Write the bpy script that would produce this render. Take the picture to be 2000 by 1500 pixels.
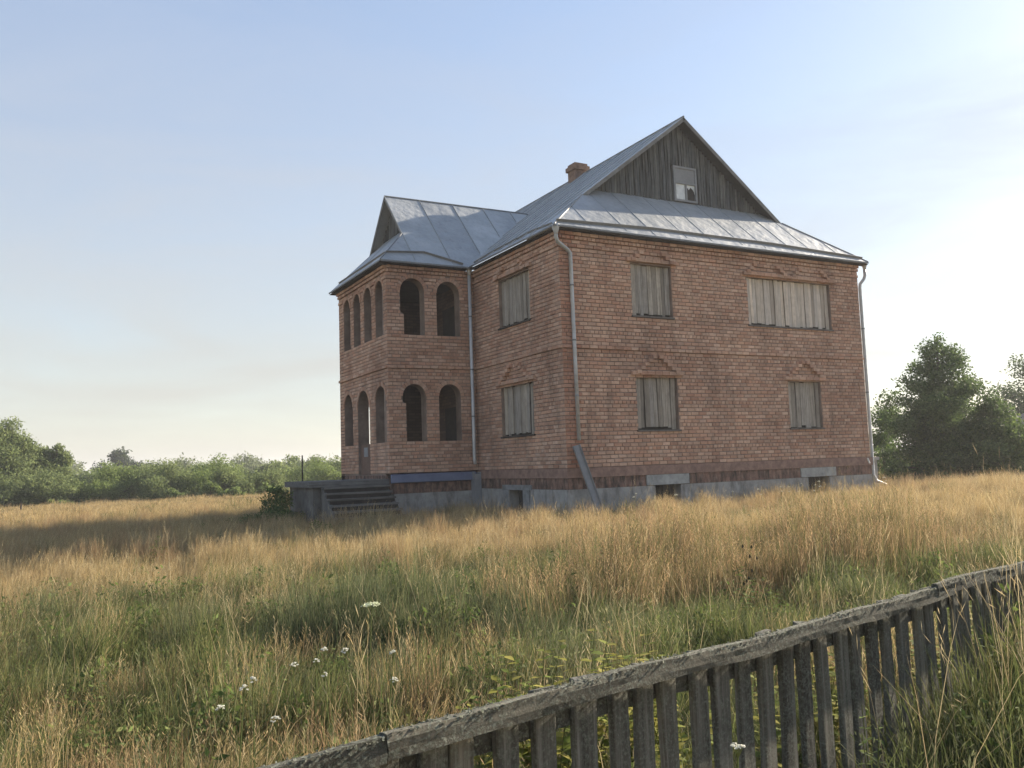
import bpy, bmesh, math, random
import numpy as np
from mathutils import Vector, Matrix
from mathutils.geometry import tessellate_polygon

for o in list(bpy.data.objects):
    bpy.data.objects.remove(o)
SC = bpy.context.scene
COL = SC.collection
rnd = random.Random(11)
npr = np.random.default_rng(7)
R = math.radians

# ------------------------------------------------------------------ camera
CAM = Vector((-11.30, -17.96, 0.151))
YAW, PITCH, ROLL = 0.5005, 0.0935, -0.034
fw = Vector((math.sin(YAW)*math.cos(PITCH), math.cos(YAW)*math.cos(PITCH), math.sin(PITCH)))
rt0 = Vector((math.cos(YAW), -math.sin(YAW), 0))
up0 = rt0.cross(fw)
rt = math.cos(ROLL)*rt0 + math.sin(ROLL)*up0
up = -math.sin(ROLL)*rt0 + math.cos(ROLL)*up0
cd = bpy.data.cameras.new('camera')
cd.sensor_width = 36.0
cd.lens = 1665.5/2000*36
cd.clip_end = 3000
cam = bpy.data.objects.new('camera', cd)
M = Matrix.Identity(4)
for i in range(3):
    M[i][0], M[i][1], M[i][2], M[i][3] = rt[i], up[i], -fw[i], CAM[i]
cam.matrix_world = M
COL.objects.link(cam)
SC.camera = cam

# ------------------------------------------------------------------ sky and sun
SUN_EL, SUN_AZ = R(24), R(8)          # azimuth measured from +X towards +Y
W_ = bpy.data.worlds.new('World')
SC.world = W_
W_.use_nodes = True
nt = W_.node_tree
nt.nodes.clear()
sky = nt.nodes.new('ShaderNodeTexSky')
sky.sky_type = 'NISHITA'
sky.sun_disc = False
sky.sun_elevation = SUN_EL
sky.sun_rotation = R(90) - SUN_AZ
sky.altitude = 150
sky.air_density = 1.0
sky.dust_density = 0.62
sky.ozone_density = 1.0
bg = nt.nodes.new('ShaderNodeBackground')
bg.inputs['Strength'].default_value = 0.085
wo = nt.nodes.new('ShaderNodeOutputWorld')
# thin high haze: a pale veil over the clear sky, thicker towards the horizon, the same all round
geo = nt.nodes.new('ShaderNodeNewGeometry')
sep = nt.nodes.new('ShaderNodeSeparateXYZ')
nt.links.new(geo.outputs['Incoming'], sep.inputs[0])
mr = nt.nodes.new('ShaderNodeMapRange')
mr.interpolation_type = 'SMOOTHSTEP'
mr.inputs['From Min'].default_value = 0.0
mr.inputs['From Max'].default_value = -0.7
nt.links.new(sep.outputs['Z'], mr.inputs['Value'])
cm = nt.nodes.new('ShaderNodeMix')
cm.data_type = 'RGBA'
cm.inputs[6].default_value = (3.25, 3.15, 2.85, 1)
cm.inputs[7].default_value = (2.15, 2.75, 3.9, 1)
nt.links.new(mr.outputs[0], cm.inputs[0])
fm = nt.nodes.new('ShaderNodeMapRange')
fm.inputs['To Min'].default_value = 0.78
fm.inputs['To Max'].default_value = 0.45
nt.links.new(mr.outputs[0], fm.inputs['Value'])
mixn = nt.nodes.new('ShaderNodeMix')
mixn.data_type = 'RGBA'
# faint streaky cirrus in the veil
tcw = nt.nodes.new('ShaderNodeTexCoord')
mpw = nt.nodes.new('ShaderNodeMapping')
mpw.inputs['Scale'].default_value = (1.2, 1.2, 5.0)
mpw.inputs['Rotation'].default_value = (0.25, 0.15, 0.4)
nt.links.new(tcw.outputs['Generated'], mpw.inputs['Vector'])
cir = nt.nodes.new('ShaderNodeTexNoise')
cir.inputs['Scale'].default_value = 2.2
cir.inputs['Detail'].default_value = 7
cir.inputs['Roughness'].default_value = 0.55
cir.inputs['Distortion'].default_value = 0.6
nt.links.new(mpw.outputs[0], cir.inputs['Vector'])
cmr = nt.nodes.new('ShaderNodeMapRange')
cmr.inputs['From Min'].default_value = 0.35
cmr.inputs['From Max'].default_value = 0.75
cmr.inputs['To Min'].default_value = 0.84
cmr.inputs['To Max'].default_value = 1.28
nt.links.new(cir.outputs['Fac'], cmr.inputs['Value'])
fac = nt.nodes.new('ShaderNodeMath')
fac.operation = 'MULTIPLY'
fac.use_clamp = True
nt.links.new(fm.outputs[0], fac.inputs[0])
nt.links.new(cmr.outputs[0], fac.inputs[1])
nt.links.new(fac.outputs[0], mixn.inputs[0])
nt.links.new(sky.outputs[0], mixn.inputs[6])
nt.links.new(cm.outputs[2], mixn.inputs[7])
nt.links.new(mixn.outputs[2], bg.inputs['Color'])
nt.links.new(bg.outputs[0], wo.inputs['Surface'])
sd = bpy.data.lights.new('sun', 'SUN')
sd.energy = 5.0
sd.angle = R(0.6)
sd.color = (1.0, 0.87, 0.70)
sun = bpy.data.objects.new('sun', sd)
sdir = Vector((math.cos(SUN_EL)*math.cos(SUN_AZ), math.cos(SUN_EL)*math.sin(SUN_AZ), math.sin(SUN_EL)))
sun.rotation_euler = sdir.to_track_quat('Z', 'Y').to_euler()
sun.location = (30, 5, 25)
COL.objects.link(sun)
vs = SC.view_settings
vs.view_transform = 'Standard'
vs.look = 'None'
vs.exposure = 1.38
vs.gamma = 1.0
vs.use_curve_mapping = False

# ------------------------------------------------------------------ helpers
def tag(o, label=None, cat=None, group=None, kind=None):
    if label: o['label'] = label
    if cat: o['category'] = cat
    if group: o['group'] = group
    if kind: o['kind'] = kind
    return o

def empty(name, loc=(0, 0, 0)):
    o = bpy.data.objects.new(name, None)
    o.empty_display_size = 0.2
    o.location = loc
    COL.objects.link(o)
    return o

class MB:
    """collects polygons with one colour per face group"""
    def __init__(s):
        s.v, s.f, s.c = [], [], []
    def add(s, verts, faces, col=(1, 1, 1)):
        n = len(s.v)
        s.v += [tuple(v) for v in verts]
        s.f += [tuple(i+n for i in f) for f in faces]
        s.c += [(*col, 1.0)]*len(verts)
    def box(s, a, b, col=(1, 1, 1), M=None):
        (x0, y0, z0), (x1, y1, z1) = a, b
        v = [(x0,y0,z0),(x1,y0,z0),(x1,y1,z0),(x0,y1,z0),(x0,y0,z1),(x1,y0,z1),(x1,y1,z1),(x0,y1,z1)]
        if M is not None: v = [M @ Vector(q) for q in v]
        s.add(v, [(0,3,2,1),(4,5,6,7),(0,1,5,4),(1,2,6,5),(2,3,7,6),(3,0,4,7)], col)
    def tube(s, pts, rad, n=8, col=(1, 1, 1), cap=True):
        pts = [Vector(p) for p in pts]
        if not hasattr(rad, '__len__'): rad = [rad]*len(pts)
        v, f = [], []
        pa = None
        for i, p in enumerate(pts):
            t = (pts[min(i+1, len(pts)-1)] - pts[max(i-1, 0)]).normalized()
            if pa is None:
                pa = t.orthogonal().normalized()
            pa = (pa - t*pa.dot(t)).normalized()
            b = t.cross(pa)
            for k in range(n):
                a = 2*math.pi*k/n
                v.append(p + (pa*math.cos(a) + b*math.sin(a))*rad[i])
        for i in range(len(pts)-1):
            for k in range(n):
                k2 = (k+1) % n
                f.append((i*n+k, i*n+k2, (i+1)*n+k2, (i+1)*n+k))
        if cap:
            f.append(tuple(range(n-1, -1, -1)))
            m = (len(pts)-1)*n
            f.append(tuple(range(m, m+n)))
        s.add(v, f, col)
    def slab(s, poly, nrm, th, col=(1, 1, 1)):
        """polygon extruded downwards along -nrm by th"""
        n = len(poly)
        a = [Vector(p) for p in poly]
        b = [p - Vector(nrm)*th for p in a]
        f = [tuple(range(n)), tuple(range(2*n-1, n-1, -1))]
        for i in range(n):
            j = (i+1) % n
            f.append((i, i+n, j+n, j))
        s.add(a+b, f, col)
    def build(s, name, mat, parent=None, smooth=False):
        me = bpy.data.meshes.new(name)
        me.from_pydata(s.v, [], s.f)
        at = me.color_attributes.new('col', 'FLOAT_COLOR', 'POINT')
        at.data.foreach_set('color', np.array(s.c, dtype=np.float32).ravel())
        if smooth:
            me.shade_smooth()
        me.materials.append(mat)
        me.update()
        o = bpy.data.objects.new(name, me)
        COL.objects.link(o)
        if parent is not None:
            o.parent = parent
        return o

def np_mesh(name, verts, tri, cols, mat, parent=None, quads=False):
    """big meshes straight from numpy arrays"""
    k = 4 if quads else 3
    me = bpy.data.meshes.new(name)
    nf = len(tri)
    me.vertices.add(len(verts))
    me.vertices.foreach_set('co', verts.astype(np.float32).ravel())
    me.loops.add(nf*k)
    me.loops.foreach_set('vertex_index', tri.astype(np.int32).ravel())
    me.polygons.add(nf)
    me.polygons.foreach_set('loop_start', np.arange(0, nf*k, k, dtype=np.int32))
    me.polygons.foreach_set('loop_total', np.full(nf, k, dtype=np.int32))
    me.update(calc_edges=True)
    at = me.color_attributes.new('col', 'FLOAT_COLOR', 'POINT')
    c = np.ones((len(verts), 4), dtype=np.float32)
    c[:, :3] = cols
    at.data.foreach_set('color', c.ravel())
    me.materials.append(mat)
    o = bpy.data.objects.new(name, me)
    COL.objects.link(o)
    if parent is not None:
        o.parent = parent
    return o

_lat = npr.random((256, 256))
def noise2(x, y, s=1.0, o=0):
    x = np.asarray(x, float)/s + 37.3*o + 500
    y = np.asarray(y, float)/s + 91.7*o + 500
    xi, yi = np.floor(x).astype(int), np.floor(y).astype(int)
    fx, fy = x-xi, y-yi
    fx, fy = fx*fx*(3-2*fx), fy*fy*(3-2*fy)
    g = lambda a, b: _lat[a % 256, b % 256]
    return (g(xi, yi)*(1-fx)*(1-fy) + g(xi+1, yi)*fx*(1-fy) + g(xi, yi+1)*(1-fx)*fy + g(xi+1, yi+1)*fx*fy)

def fbm(x, y, s, o=0):
    return (noise2(x, y, s, o)*0.55 + noise2(x, y, s/2.1, o+1)*0.28 + noise2(x, y, s/4.3, o+2)*0.17)

def ground_z(x, y):
    lat = (np.asarray(x)-CAM.x)*0.878 - (np.asarray(y)-CAM.y)*0.479
    z = -1.45 + 0.0115*np.clip(lat, -45, 30)
    return z + 0.10*(fbm(x, y, 9.0, 5)-0.5)

# ------------------------------------------------------------------ materials
class NT:
    def __init__(s, name):
        s.m = bpy.data.materials.new(name)
        s.m.use_nodes = True
        s.t = s.m.node_tree
        s.t.nodes.clear()
        s.out = s.t.nodes.new('ShaderNodeOutputMaterial')
    def n(s, typ, **kw):
        nd = s.t.nodes.new(typ)
        for k, v in kw.items():
            if k.startswith('_'): setattr(nd, k[1:], v)
        return nd
    def l(s, a, b): s.t.links.new(a, b)
    def coord(s, which='Object', scale=(1, 1, 1), rand=True):
        tc = s.n('ShaderNodeTexCoord')
        mp = s.n('ShaderNodeMapping')
        mp.inputs['Scale'].default_value = scale
        s.l(tc.outputs[which], mp.inputs['Vector'])
        if rand:
            oi = s.n('ShaderNodeObjectInfo')
            mu = s.n('ShaderNodeMath', _operation='MULTIPLY')
            mu.inputs[1].default_value = 57.0
            s.l(oi.outputs['Random'], mu.inputs[0])
            cb = s.n('ShaderNodeCombineXYZ')
            for i in range(3): s.l(mu.outputs[0], cb.inputs[i])
            s.l(cb.outputs[0], mp.inputs['Location'])
        return mp.outputs[0]
    def noise(s, vec, scale, detail=4, rough=0.6, dist=0):
        nd = s.n('ShaderNodeTexNoise')
        nd.inputs['Scale'].default_value = scale
        nd.inputs['Detail'].default_value = detail
        nd.inputs['Roughness'].default_value = rough
        nd.inputs['Distortion'].default_value = dist
        s.l(vec, nd.inputs['Vector'])
        return nd.outputs['Fac']
    def ramp(s, fac, stops, interp='LINEAR'):
        r = s.n('ShaderNodeValToRGB')
        r.color_ramp.interpolation = interp
        el = r.color_ramp.elements
        while len(el) < len(stops): el.new(0.5)
        for e, (p, c) in zip(el, stops):
            e.position = p
            e.color = (*c, 1) if len(c) == 3 else c
        s.l(fac, r.inputs[0])
        return r.outputs[0]
    def mix(s, fac, a, b, blend='MIX'):
        m = s.n('ShaderNodeMix', _data_type='RGBA', _blend_type=blend)
        for inp, val in ((m.inputs[0], fac), (m.inputs[6], a), (m.inputs[7], b)):
            if isinstance(val, (int, float)): inp.default_value = val
            elif isinstance(val, tuple): inp.default_value = (*val, 1)
            else: s.l(val, inp)
        return m.outputs[2]
    def attr(s):
        a = s.n('ShaderNodeAttribute', _attribute_name='col')
        return a.outputs['Color']
    def bump(s, h, strength=0.3, dist=0.01):
        b = s.n('ShaderNodeBump')
        b.inputs['Strength'].default_value = strength
        b.inputs['Distance'].default_value = dist
        s.l(h, b.inputs['Height'])
        return b.outputs[0]
    def finish(s, col, rough=0.9, metal=0.0, normal=None, spec=0.3):
        p = s.n('ShaderNodeBsdfPrincipled')
        if isinstance(col, tuple): p.inputs['Base Color'].default_value = (*col, 1)
        else: s.l(col, p.inputs['Base Color'])
        if isinstance(rough, (int, float)): p.inputs['Roughness'].default_value = rough
        else: s.l(rough, p.inputs['Roughness'])
        p.inputs['Metallic'].default_value = metal
        p.inputs['Specular IOR Level'].default_value = spec
        if normal is not None: s.l(normal, p.inputs['Normal'])
        s.l(p.outputs[0], s.out.inputs['Surface'])
        return s.m

def stains(t, c):
    """weather stains on the walls: broad patches, vertical runs, pale bloom"""
    g = t.n('ShaderNodeNewGeometry')
    def nz(scale, sc, det=5, rough=0.6):
        mp = t.n('ShaderNodeMapping'); mp.inputs['Scale'].default_value = scale
        t.l(g.outputs['Position'], mp.inputs['Vector'])
        return t.noise(mp.outputs[0], sc, det, rough)
    patch = nz((1, 1, 1), 0.55, 6)
    run = nz((1.6, 1.6, 0.22), 1.5, 6, 0.65)
    bloom = nz((1, 1, 1.6), 1.1, 7, 0.7)
    c = t.mix(1.0, c, t.ramp(patch, [(0.32, (0.72, 0.68, 0.66)), (0.5, (0.98, 0.97, 0.96)), (0.7, (1.14, 1.12, 1.08))]), 'MULTIPLY')
    c = t.mix(t.ramp(run, [(0.54, (0, 0, 0)), (0.72, (0.55, 0.55, 0.55))]), c, (0.16, 0.115, 0.09))
    c = t.mix(t.ramp(bloom, [(0.58, (0, 0, 0)), (0.76, (0.34, 0.34, 0.34))]), c, (0.55, 0.48, 0.42))
    return c

def mat_brick():
    t = NT('brick_clay')
    v = t.coord('Object', (1, 1, 1))
    n1 = t.noise(v, 9, 6, 0.65)
    n2 = t.noise(v, 60, 3, 0.6)
    c = t.attr()
    c = t.mix(t.ramp(n1, [(0.42, (0, 0, 0)), (0.75, (0.34, 0.34, 0.34))]), c, (0.20, 0.14, 0.11))
    c = t.mix(0.35, c, t.ramp(n2, [(0.3, (0.32, 0.25, 0.2)), (0.7, (0.62, 0.54, 0.46))]), 'OVERLAY')
    c = stains(t, c)
    return t.finish(c, 0.92, 0, t.bump(n2, 0.5, 0.006), 0.2)

def mat_mortar():
    t = NT('mortar_dark')
    v = t.coord('Object', (1, 1, 1), rand=False)
    n1 = t.noise(v, 3, 5)
    n2 = t.noise(v, 45, 4)
    c = stains(t, t.ramp(n1, [(0.3, (0.19, 0.145, 0.12)), (0.7, (0.30, 0.24, 0.20))]))
    return t.finish(c, 0.95, 0, t.bump(n2, 0.6, 0.008), 0.15)

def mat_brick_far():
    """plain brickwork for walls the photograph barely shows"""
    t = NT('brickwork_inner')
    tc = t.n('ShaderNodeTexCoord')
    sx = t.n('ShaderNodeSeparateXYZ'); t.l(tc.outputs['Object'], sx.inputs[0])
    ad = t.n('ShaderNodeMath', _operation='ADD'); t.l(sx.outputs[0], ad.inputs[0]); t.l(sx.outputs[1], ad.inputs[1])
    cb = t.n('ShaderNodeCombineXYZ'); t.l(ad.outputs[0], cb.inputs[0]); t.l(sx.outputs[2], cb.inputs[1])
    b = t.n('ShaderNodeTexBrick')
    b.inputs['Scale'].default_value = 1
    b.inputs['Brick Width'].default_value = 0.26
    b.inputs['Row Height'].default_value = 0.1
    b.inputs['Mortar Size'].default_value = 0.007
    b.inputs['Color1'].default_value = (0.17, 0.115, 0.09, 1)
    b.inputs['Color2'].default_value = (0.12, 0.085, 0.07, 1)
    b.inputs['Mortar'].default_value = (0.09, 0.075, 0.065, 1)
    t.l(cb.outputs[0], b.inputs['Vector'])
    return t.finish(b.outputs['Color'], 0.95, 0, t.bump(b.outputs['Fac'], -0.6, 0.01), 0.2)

def mat_plain(name, c0, c1, scale=4, rough=0.9, bump=0.4, metal=0.0, spec=0.3, fine=50):
    t = NT(name)
    v = t.coord('Object', (1, 1, 1))
    n1 = t.noise(v, scale, 6, 0.65)
    n2 = t.noise(v, fine, 4)
    c = t.ramp(n1, [(0.28, c0), (0.72, c1)])
    return t.finish(c, rough, metal, t.bump(n2, bump, 0.006), spec)

def mat_concrete():
    t = NT('foundation_concrete')
    v = t.coord('Object', (1, 1, 1))
    vs_ = t.coord('Object', (3, 3, 0.9))
    n1 = t.noise(v, 2.5, 7, 0.7)
    st = t.noise(vs_, 1.6, 5, 0.7)
    c = t.ramp(n1, [(0.25, (0.20, 0.198, 0.188)), (0.75, (0.43, 0.425, 0.405))])
    c = t.mix(t.ramp(st, [(0.48, (0, 0, 0)), (0.72, (0.75, 0.75, 0.75))]), c, (0.085, 0.08, 0.075))
    return t.finish(c, 0.93, 0, t.bump(t.noise(v, 40, 5), 0.5, 0.01), 0.2)

def mat_plaster():
    """dirty red render of the plinth with dark run marks"""
    t = NT('plinth_render')
    v = t.coord('Object', (1, 1, 1))
    vs_ = t.coord('Object', (5, 5, 1.3))
    n1 = t.noise(v, 5.5, 7, 0.7)
    st = t.noise(vs_, 1.5, 6, 0.75)
    c = t.ramp(n1, [(0.25, (0.13, 0.08, 0.065)), (0.5, (0.25, 0.15, 0.115)), (0.78, (0.33, 0.255, 0.215))])
    c = t.mix(t.ramp(st, [(0.42, (0, 0, 0)), (0.60, (0.92, 0.92, 0.92))]), c, (0.045, 0.04, 0.036))
    return t.finish(c, 0.94, 0, t.bump(t.noise(v, 30, 6, 0.7), 0.8, 0.015), 0.2)

def mat_metal(name='galvanised_sheet', dark=1.0):
    t = NT(name)
    v = t.coord('Object', (1, 1, 1))
    n1 = t.noise(v, 1.1, 5, 0.6)
    n2 = t.noise(v, 7, 5, 0.7)
    c = t.ramp(n1, [(0.3, (0.28*dark, 0.30*dark, 0.31*dark)), (0.7, (0.41*dark, 0.425*dark, 0.43*dark))])
    c = t.mix(t.ramp(n2, [(0.55, (0, 0, 0)), (0.75, (0.32, 0.32, 0.32))]), c, (0.17*dark, 0.155*dark, 0.14*dark))
    oi = t.n('ShaderNodeObjectInfo')
    c = t.mix(1.0, c, t.ramp(oi.outputs['Random'], [(0, (0.82, 0.83, 0.85)), (1, (1.15, 1.14, 1.12))]), 'MULTIPLY')
    dent = t.noise(v, 2.6, 3, 0.55)
    rust = t.noise(t.coord('Object', (1, 1, 0.5)), 3.2, 7, 0.75)
    c = t.mix(t.ramp(rust, [(0.64, (0, 0, 0)), (0.78, (0.25, 0.25, 0.25))]), c, (0.19*dark, 0.135*dark, 0.10*dark))
    r = t.ramp(n2, [(0.2, (0.38, 0.38, 0.38)), (0.8, (0.62, 0.62, 0.62))])
    return t.finish(c, r, 0.30, t.bump(dent, 0.8, 0.07), 0.5)

def mat_wood(name, c0, c1, c2, axis='z', lichen=0.0, fib=1.0, bump=0.6):
    t = NT(name)
    k, a = 26*fib, 1.3
    sc = {'z': (k, k, a), 'x': (a, k, k)}[axis]
    v = t.coord('Object', sc)
    vi = t.coord('Object', (1, 1, 1))
    g = t.noise(v, 1.0, 6, 0.65, 0.1)
    n1 = t.noise(vi, 5, 5)
    c = t.ramp(g, [(0.28, c0), (0.52, c1), (0.76, c2)])
    oi = t.n('ShaderNodeObjectInfo')
    tint = t.ramp(oi.outputs['Random'], [(0.0, (0.58, 0.56, 0.54)), (0.3, (0.92, 0.90, 0.86)), (0.6, (0.85, 0.86, 0.88)), (1.0, (1.22, 1.17, 1.08))])
    c = t.mix(1.0, c, tint, 'MULTIPLY')
    c = t.mix(t.ramp(n1, [(0.45, (0, 0, 0)), (0.8, (0.45, 0.45, 0.45))]), c, (c0[0]*0.75, c0[1]*0.75, c0[2]*0.75))
    h = g
    if lichen > 0:
        l1 = t.noise(vi, 75, 6, 0.75)
        l2 = t.noise(vi, 9, 4, 0.6)
        mk = t.mix(1.0, t.ramp(l1, [(0.46, (0, 0, 0)), (0.55, (1, 1, 1))]), t.ramp(l2, [(0.26, (0, 0, 0)), (0.52, (lichen, lichen, lichen))]), 'MULTIPLY')
        l3 = t.noise(vi, 120, 3)
        lc = t.ramp(l3, [(0.35, (0.09, 0.105, 0.08)), (0.65, (0.27, 0.285, 0.235))])
        c = t.mix(mk, c, lc)
        h = t.mix(0.5, g, mk)
    return t.finish(c, 0.93, 0, t.bump(h, bump, 0.008), 0.2)

def mat_leaf(name, trans=0.35, rough=0.6, spec=0.25):
    t = NT(name)
    c = t.attr()
    p = t.n('ShaderNodeBsdfPrincipled')
    t.l(c, p.inputs['Base Color'])
    p.inputs['Roughness'].default_value = rough
    p.inputs['Specular IOR Level'].default_value = spec
    tr = t.n('ShaderNodeBsdfTranslucent')
    t.l(c, tr.inputs['Color'])
    mx = t.n('ShaderNodeMixShader')
    mx.inputs[0].default_value = trans
    t.l(p.outputs[0], mx.inputs[1]); t.l(tr.outputs[0], mx.inputs[2])
    t.l(mx.outputs[0], t.out.inputs['Surface'])
    return t.m

def mat_ground():
    t = NT('dry_meadow_ground')
    v = t.coord('Object', (1, 1, 1), rand=False)
    n1 = t.noise(v, 0.16, 6, 0.65)
    n2 = t.noise(v, 2.2, 6, 0.7)
    n3 = t.noise(v, 18, 4)
    c = t.ramp(n1, [(0.35, (0.20, 0.16, 0.07)), (0.55, (0.30, 0.215, 0.09)), (0.7, (0.17, 0.165, 0.06))])
    c = t.mix(0.5, c, t.ramp(n2, [(0.3, (0.10, 0.085, 0.045)), (0.7, (0.33, 0.25, 0.12))]))
    return t.finish(c, 1.0, 0, t.bump(n3, 1.0, 0.06), 0.05)

def mat_glass_dirty():
    t = NT('dusty_glass')
    v = t.coord('Object', (1, 1, 1))
    return t.finish(t.ramp(t.noise(v, 6, 4), [(0.3, (0.52, 0.55, 0.55)), (0.7, (0.72, 0.74, 0.73))]), 0.25, 0, None, 0.6)

BRICK, MORTAR, BRICKFAR = mat_brick(), mat_mortar(), mat_brick_far()
CONC, PLASTER = mat_concrete(), mat_plaster()
METAL, METALD, SEAM = mat_metal(), mat_metal('galvanised_trim', 0.6), mat_metal('galvanised_seam', 0.95)
PIPE = mat_metal('zinc_pipe', 1.3)
WBOARD = mat_wood('boarding_wood', (0.19, 0.172, 0.15), (0.38, 0.35, 0.305), (0.54, 0.505, 0.45))
WBOARDP = mat_wood('pale_boarding_wood', (0.40, 0.355, 0.30), (0.63, 0.565, 0.495), (0.76, 0.70, 0.62))
WGABLE = mat_wood('gable_wood', (0.045, 0.05, 0.053), (0.125, 0.135, 0.138), (0.22, 0.23, 0.235))
WFENCE = mat_wood('picket_wood', (0.048, 0.045, 0.038), (0.135, 0.127, 0.108), (0.33, 0.31, 0.275), 'z', 0.5, 1.9)
WRAIL = mat_wood('rail_wood', (0.055, 0.053, 0.045), (0.115, 0.11, 0.094), (0.20, 0.19, 0.165), 'x', 0.75, 1.5, 0.9)
WSTEP = mat_wood('step_wood', (0.08, 0.08, 0.075), (0.17, 0.168, 0.158), (0.27, 0.265, 0.25), 'x')
WDARK = mat_plain('dark_timber', (0.03, 0.028, 0.026), (0.06, 0.055, 0.05), 5)
BAND = mat_plain('red_clay_band', (0.16, 0.10, 0.08), (0.36, 0.235, 0.185), 4.5, 0.92, 0.5)
BLUE = mat_plain('blue_grey_flashing', (0.10, 0.125, 0.20), (0.17, 0.20, 0.29), 3, 0.6, 0.2)
DOORM = mat_plain('brown_door_paint', (0.10, 0.06, 0.045), (0.17, 0.105, 0.08), 5, 0.7, 0.3)
INNER = mat_plain('inner_plaster', (0.06, 0.052, 0.045), (0.11, 0.095, 0.08), 3, 0.95, 0.4)
SHEET = mat_plain('grey_sheet', (0.19, 0.20, 0.21), (0.27, 0.28, 0.29), 4, 0.7, 0.2)
GLASS = mat_glass_dirty()
BARK = mat_plain('bark', (0.05, 0.04, 0.03), (0.14, 0.115, 0.09), 8, 0.95, 0.8)
LEAF = mat_leaf('leaf', 0.38, 0.65, 0.15)
LEAFF = mat_leaf('far_leaf', 0.42, 0.8, 0.1)
GRASS = mat_leaf('grass_blade', 0.40, 0.7, 0.12)
PETAL = mat_leaf('petal', 0.3, 0.8, 0.1)
WIRE = mat_plain('orange_cable', (0.30, 0.14, 0.06), (0.40, 0.2, 0.09), 5, 0.6, 0.1)
WHITE = mat_plain('white_ceramic', (0.6, 0.6, 0.58), (0.75, 0.75, 0.73), 5, 0.4, 0.1)
GROUND = mat_ground()

# ------------------------------------------------------------------ ground
def build_ground():
    # fine grid near, coarse far, reaching the horizon
    ax = np.concatenate([[-1800, -900, -450, -220, -120], np.arange(-80, 81, 2.0), [120, 220, 450, 900, 1800]])
    X, Y = np.meshgrid(ax - 5, ax + 8, indexing='ij')
    Z = ground_z(X, Y)
    n = len(ax)
    v = np.stack([X, Y, Z], -1).reshape(-1, 3)
    i, j = np.meshgrid(np.arange(n-1), np.arange(n-1), indexing='ij')
    a = (i*n+j).ravel()
    q = np.stack([a, a+n, a+n+1, a+1], 1)
    o = np_mesh('ground', v, q, np.ones(3), GROUND, quads=True)
    tag(o, 'dry grassy meadow ground under the tall grass', 'ground', kind='structure')
build_ground()

# ------------------------------------------------------------------ the house
W, L1, DP, T, ZT, LH = 11.05, 4.95, 2.79, 4.53, 6.0, 12.6
TY1 = L1 + T
HOUSE = empty('brick_house', (4, 4, -1.4))
tag(HOUSE, 'abandoned two-storey red brick house with boarded windows and grey metal roof', 'house')
HOUSE_INV = Matrix.Translation((-4, -4, 1.4))
def hp(o, parent=None):
    """parent under the house (or a part of it) keeping world coordinates"""
    p = parent or HOUSE
    o.parent = p
    if p is HOUSE:
        o.matrix_parent_inverse = HOUSE_INV
    return o

PAL = [(0.55,0.40,0.315),(0.52,0.36,0.275),(0.60,0.455,0.365),(0.47,0.32,0.245),(0.50,0.325,0.245),
       (0.44,0.28,0.21),(0.57,0.435,0.355),(0.52,0.39,0.31),(0.46,0.345,0.28),(0.54,0.36,0.275),(0.61,0.48,0.395),(0.41,0.28,0.22)]
PW = [1.5,1.5,.8,1.1,.8,.45,1.0,1.4,.7,.9,.35,.3]
_pm = [sum(c[k] for c in PAL)/12 for k in range(3)]
PAL = [tuple((.92*c[k]+.08*_pm[k])*(1.0, 0.95, 0.92)[k] for k in range(3)) for c in PAL]
bricks = []          # (origin, s-dir, normal, length, height, proud, colour index, tone)

class Wall:
    """vertical wall plane: point = o + s*d + z*Z, outward normal n"""
    def __init__(w, o, d, n, length):
        w.o, w.d, w.n, w.L = Vector(o), Vector(d), Vector(n), length
    def P(w, s, z, out=0.0):
        return w.o + w.d*s + w.n*out + Vector((0, 0, z))

class Hole:
    def __init__(h, s0, s1, z0, z1, arch=0.0, step=None):
        h.s0, h.s1, h.z0, h.z1, h.arch, h.step = s0, s1, z0, z1, arch, step
    def loop(h, ring=0.0):
        c = (h.s0+h.s1)/2
        if not h.arch:
            return [(h.s0, h.z0), (h.s1, h.z0), (h.s1, h.z1), (h.s0, h.z1)]
        r = (h.s1-h.s0)/2
        zs = h.z1 - r
        pts = []
        if h.step:      # jamb that steps in below z=step by .1
            e = 0.11
            pts += [(h.s0+e, h.z0), (h.s1, h.z0)]
        else:
            pts += [(h.s0, h.z0), (h.s1, h.z0)]
        for i in range(13):
            a = math.pi*i/12
            pts.append((c + r*math.cos(a), zs + r*math.sin(a)))
        if h.step:
            pts += [(h.s0, h.step), (h.s0+0.11, h.step-0.1)]
        return pts
    def cut(h, za, zb):
        """excluded s interval for a course between za and zb"""
        if zb <= h.z0+0.02 or za >= h.z1 - 0.02 + (0.11 if h.arch else 0): return None
        if not h.arch: return (h.s0, h.s1)
        r = (h.s1-h.s0)/2
        c = (h.s0+h.s1)/2
        zs = h.z1 - r
        zm = (za+zb)/2
        if zm <= zs:
            if h.step and zm < h.step-0.05: return (h.s0+0.11, h.s1)
            return (h.s0, h.s1)
        ro = r + 0.115
        dz = zm - zs
        if dz >= ro: return None
        w = math.sqrt(ro*ro - dz*dz)
        return (c-w, c+w)

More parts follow.
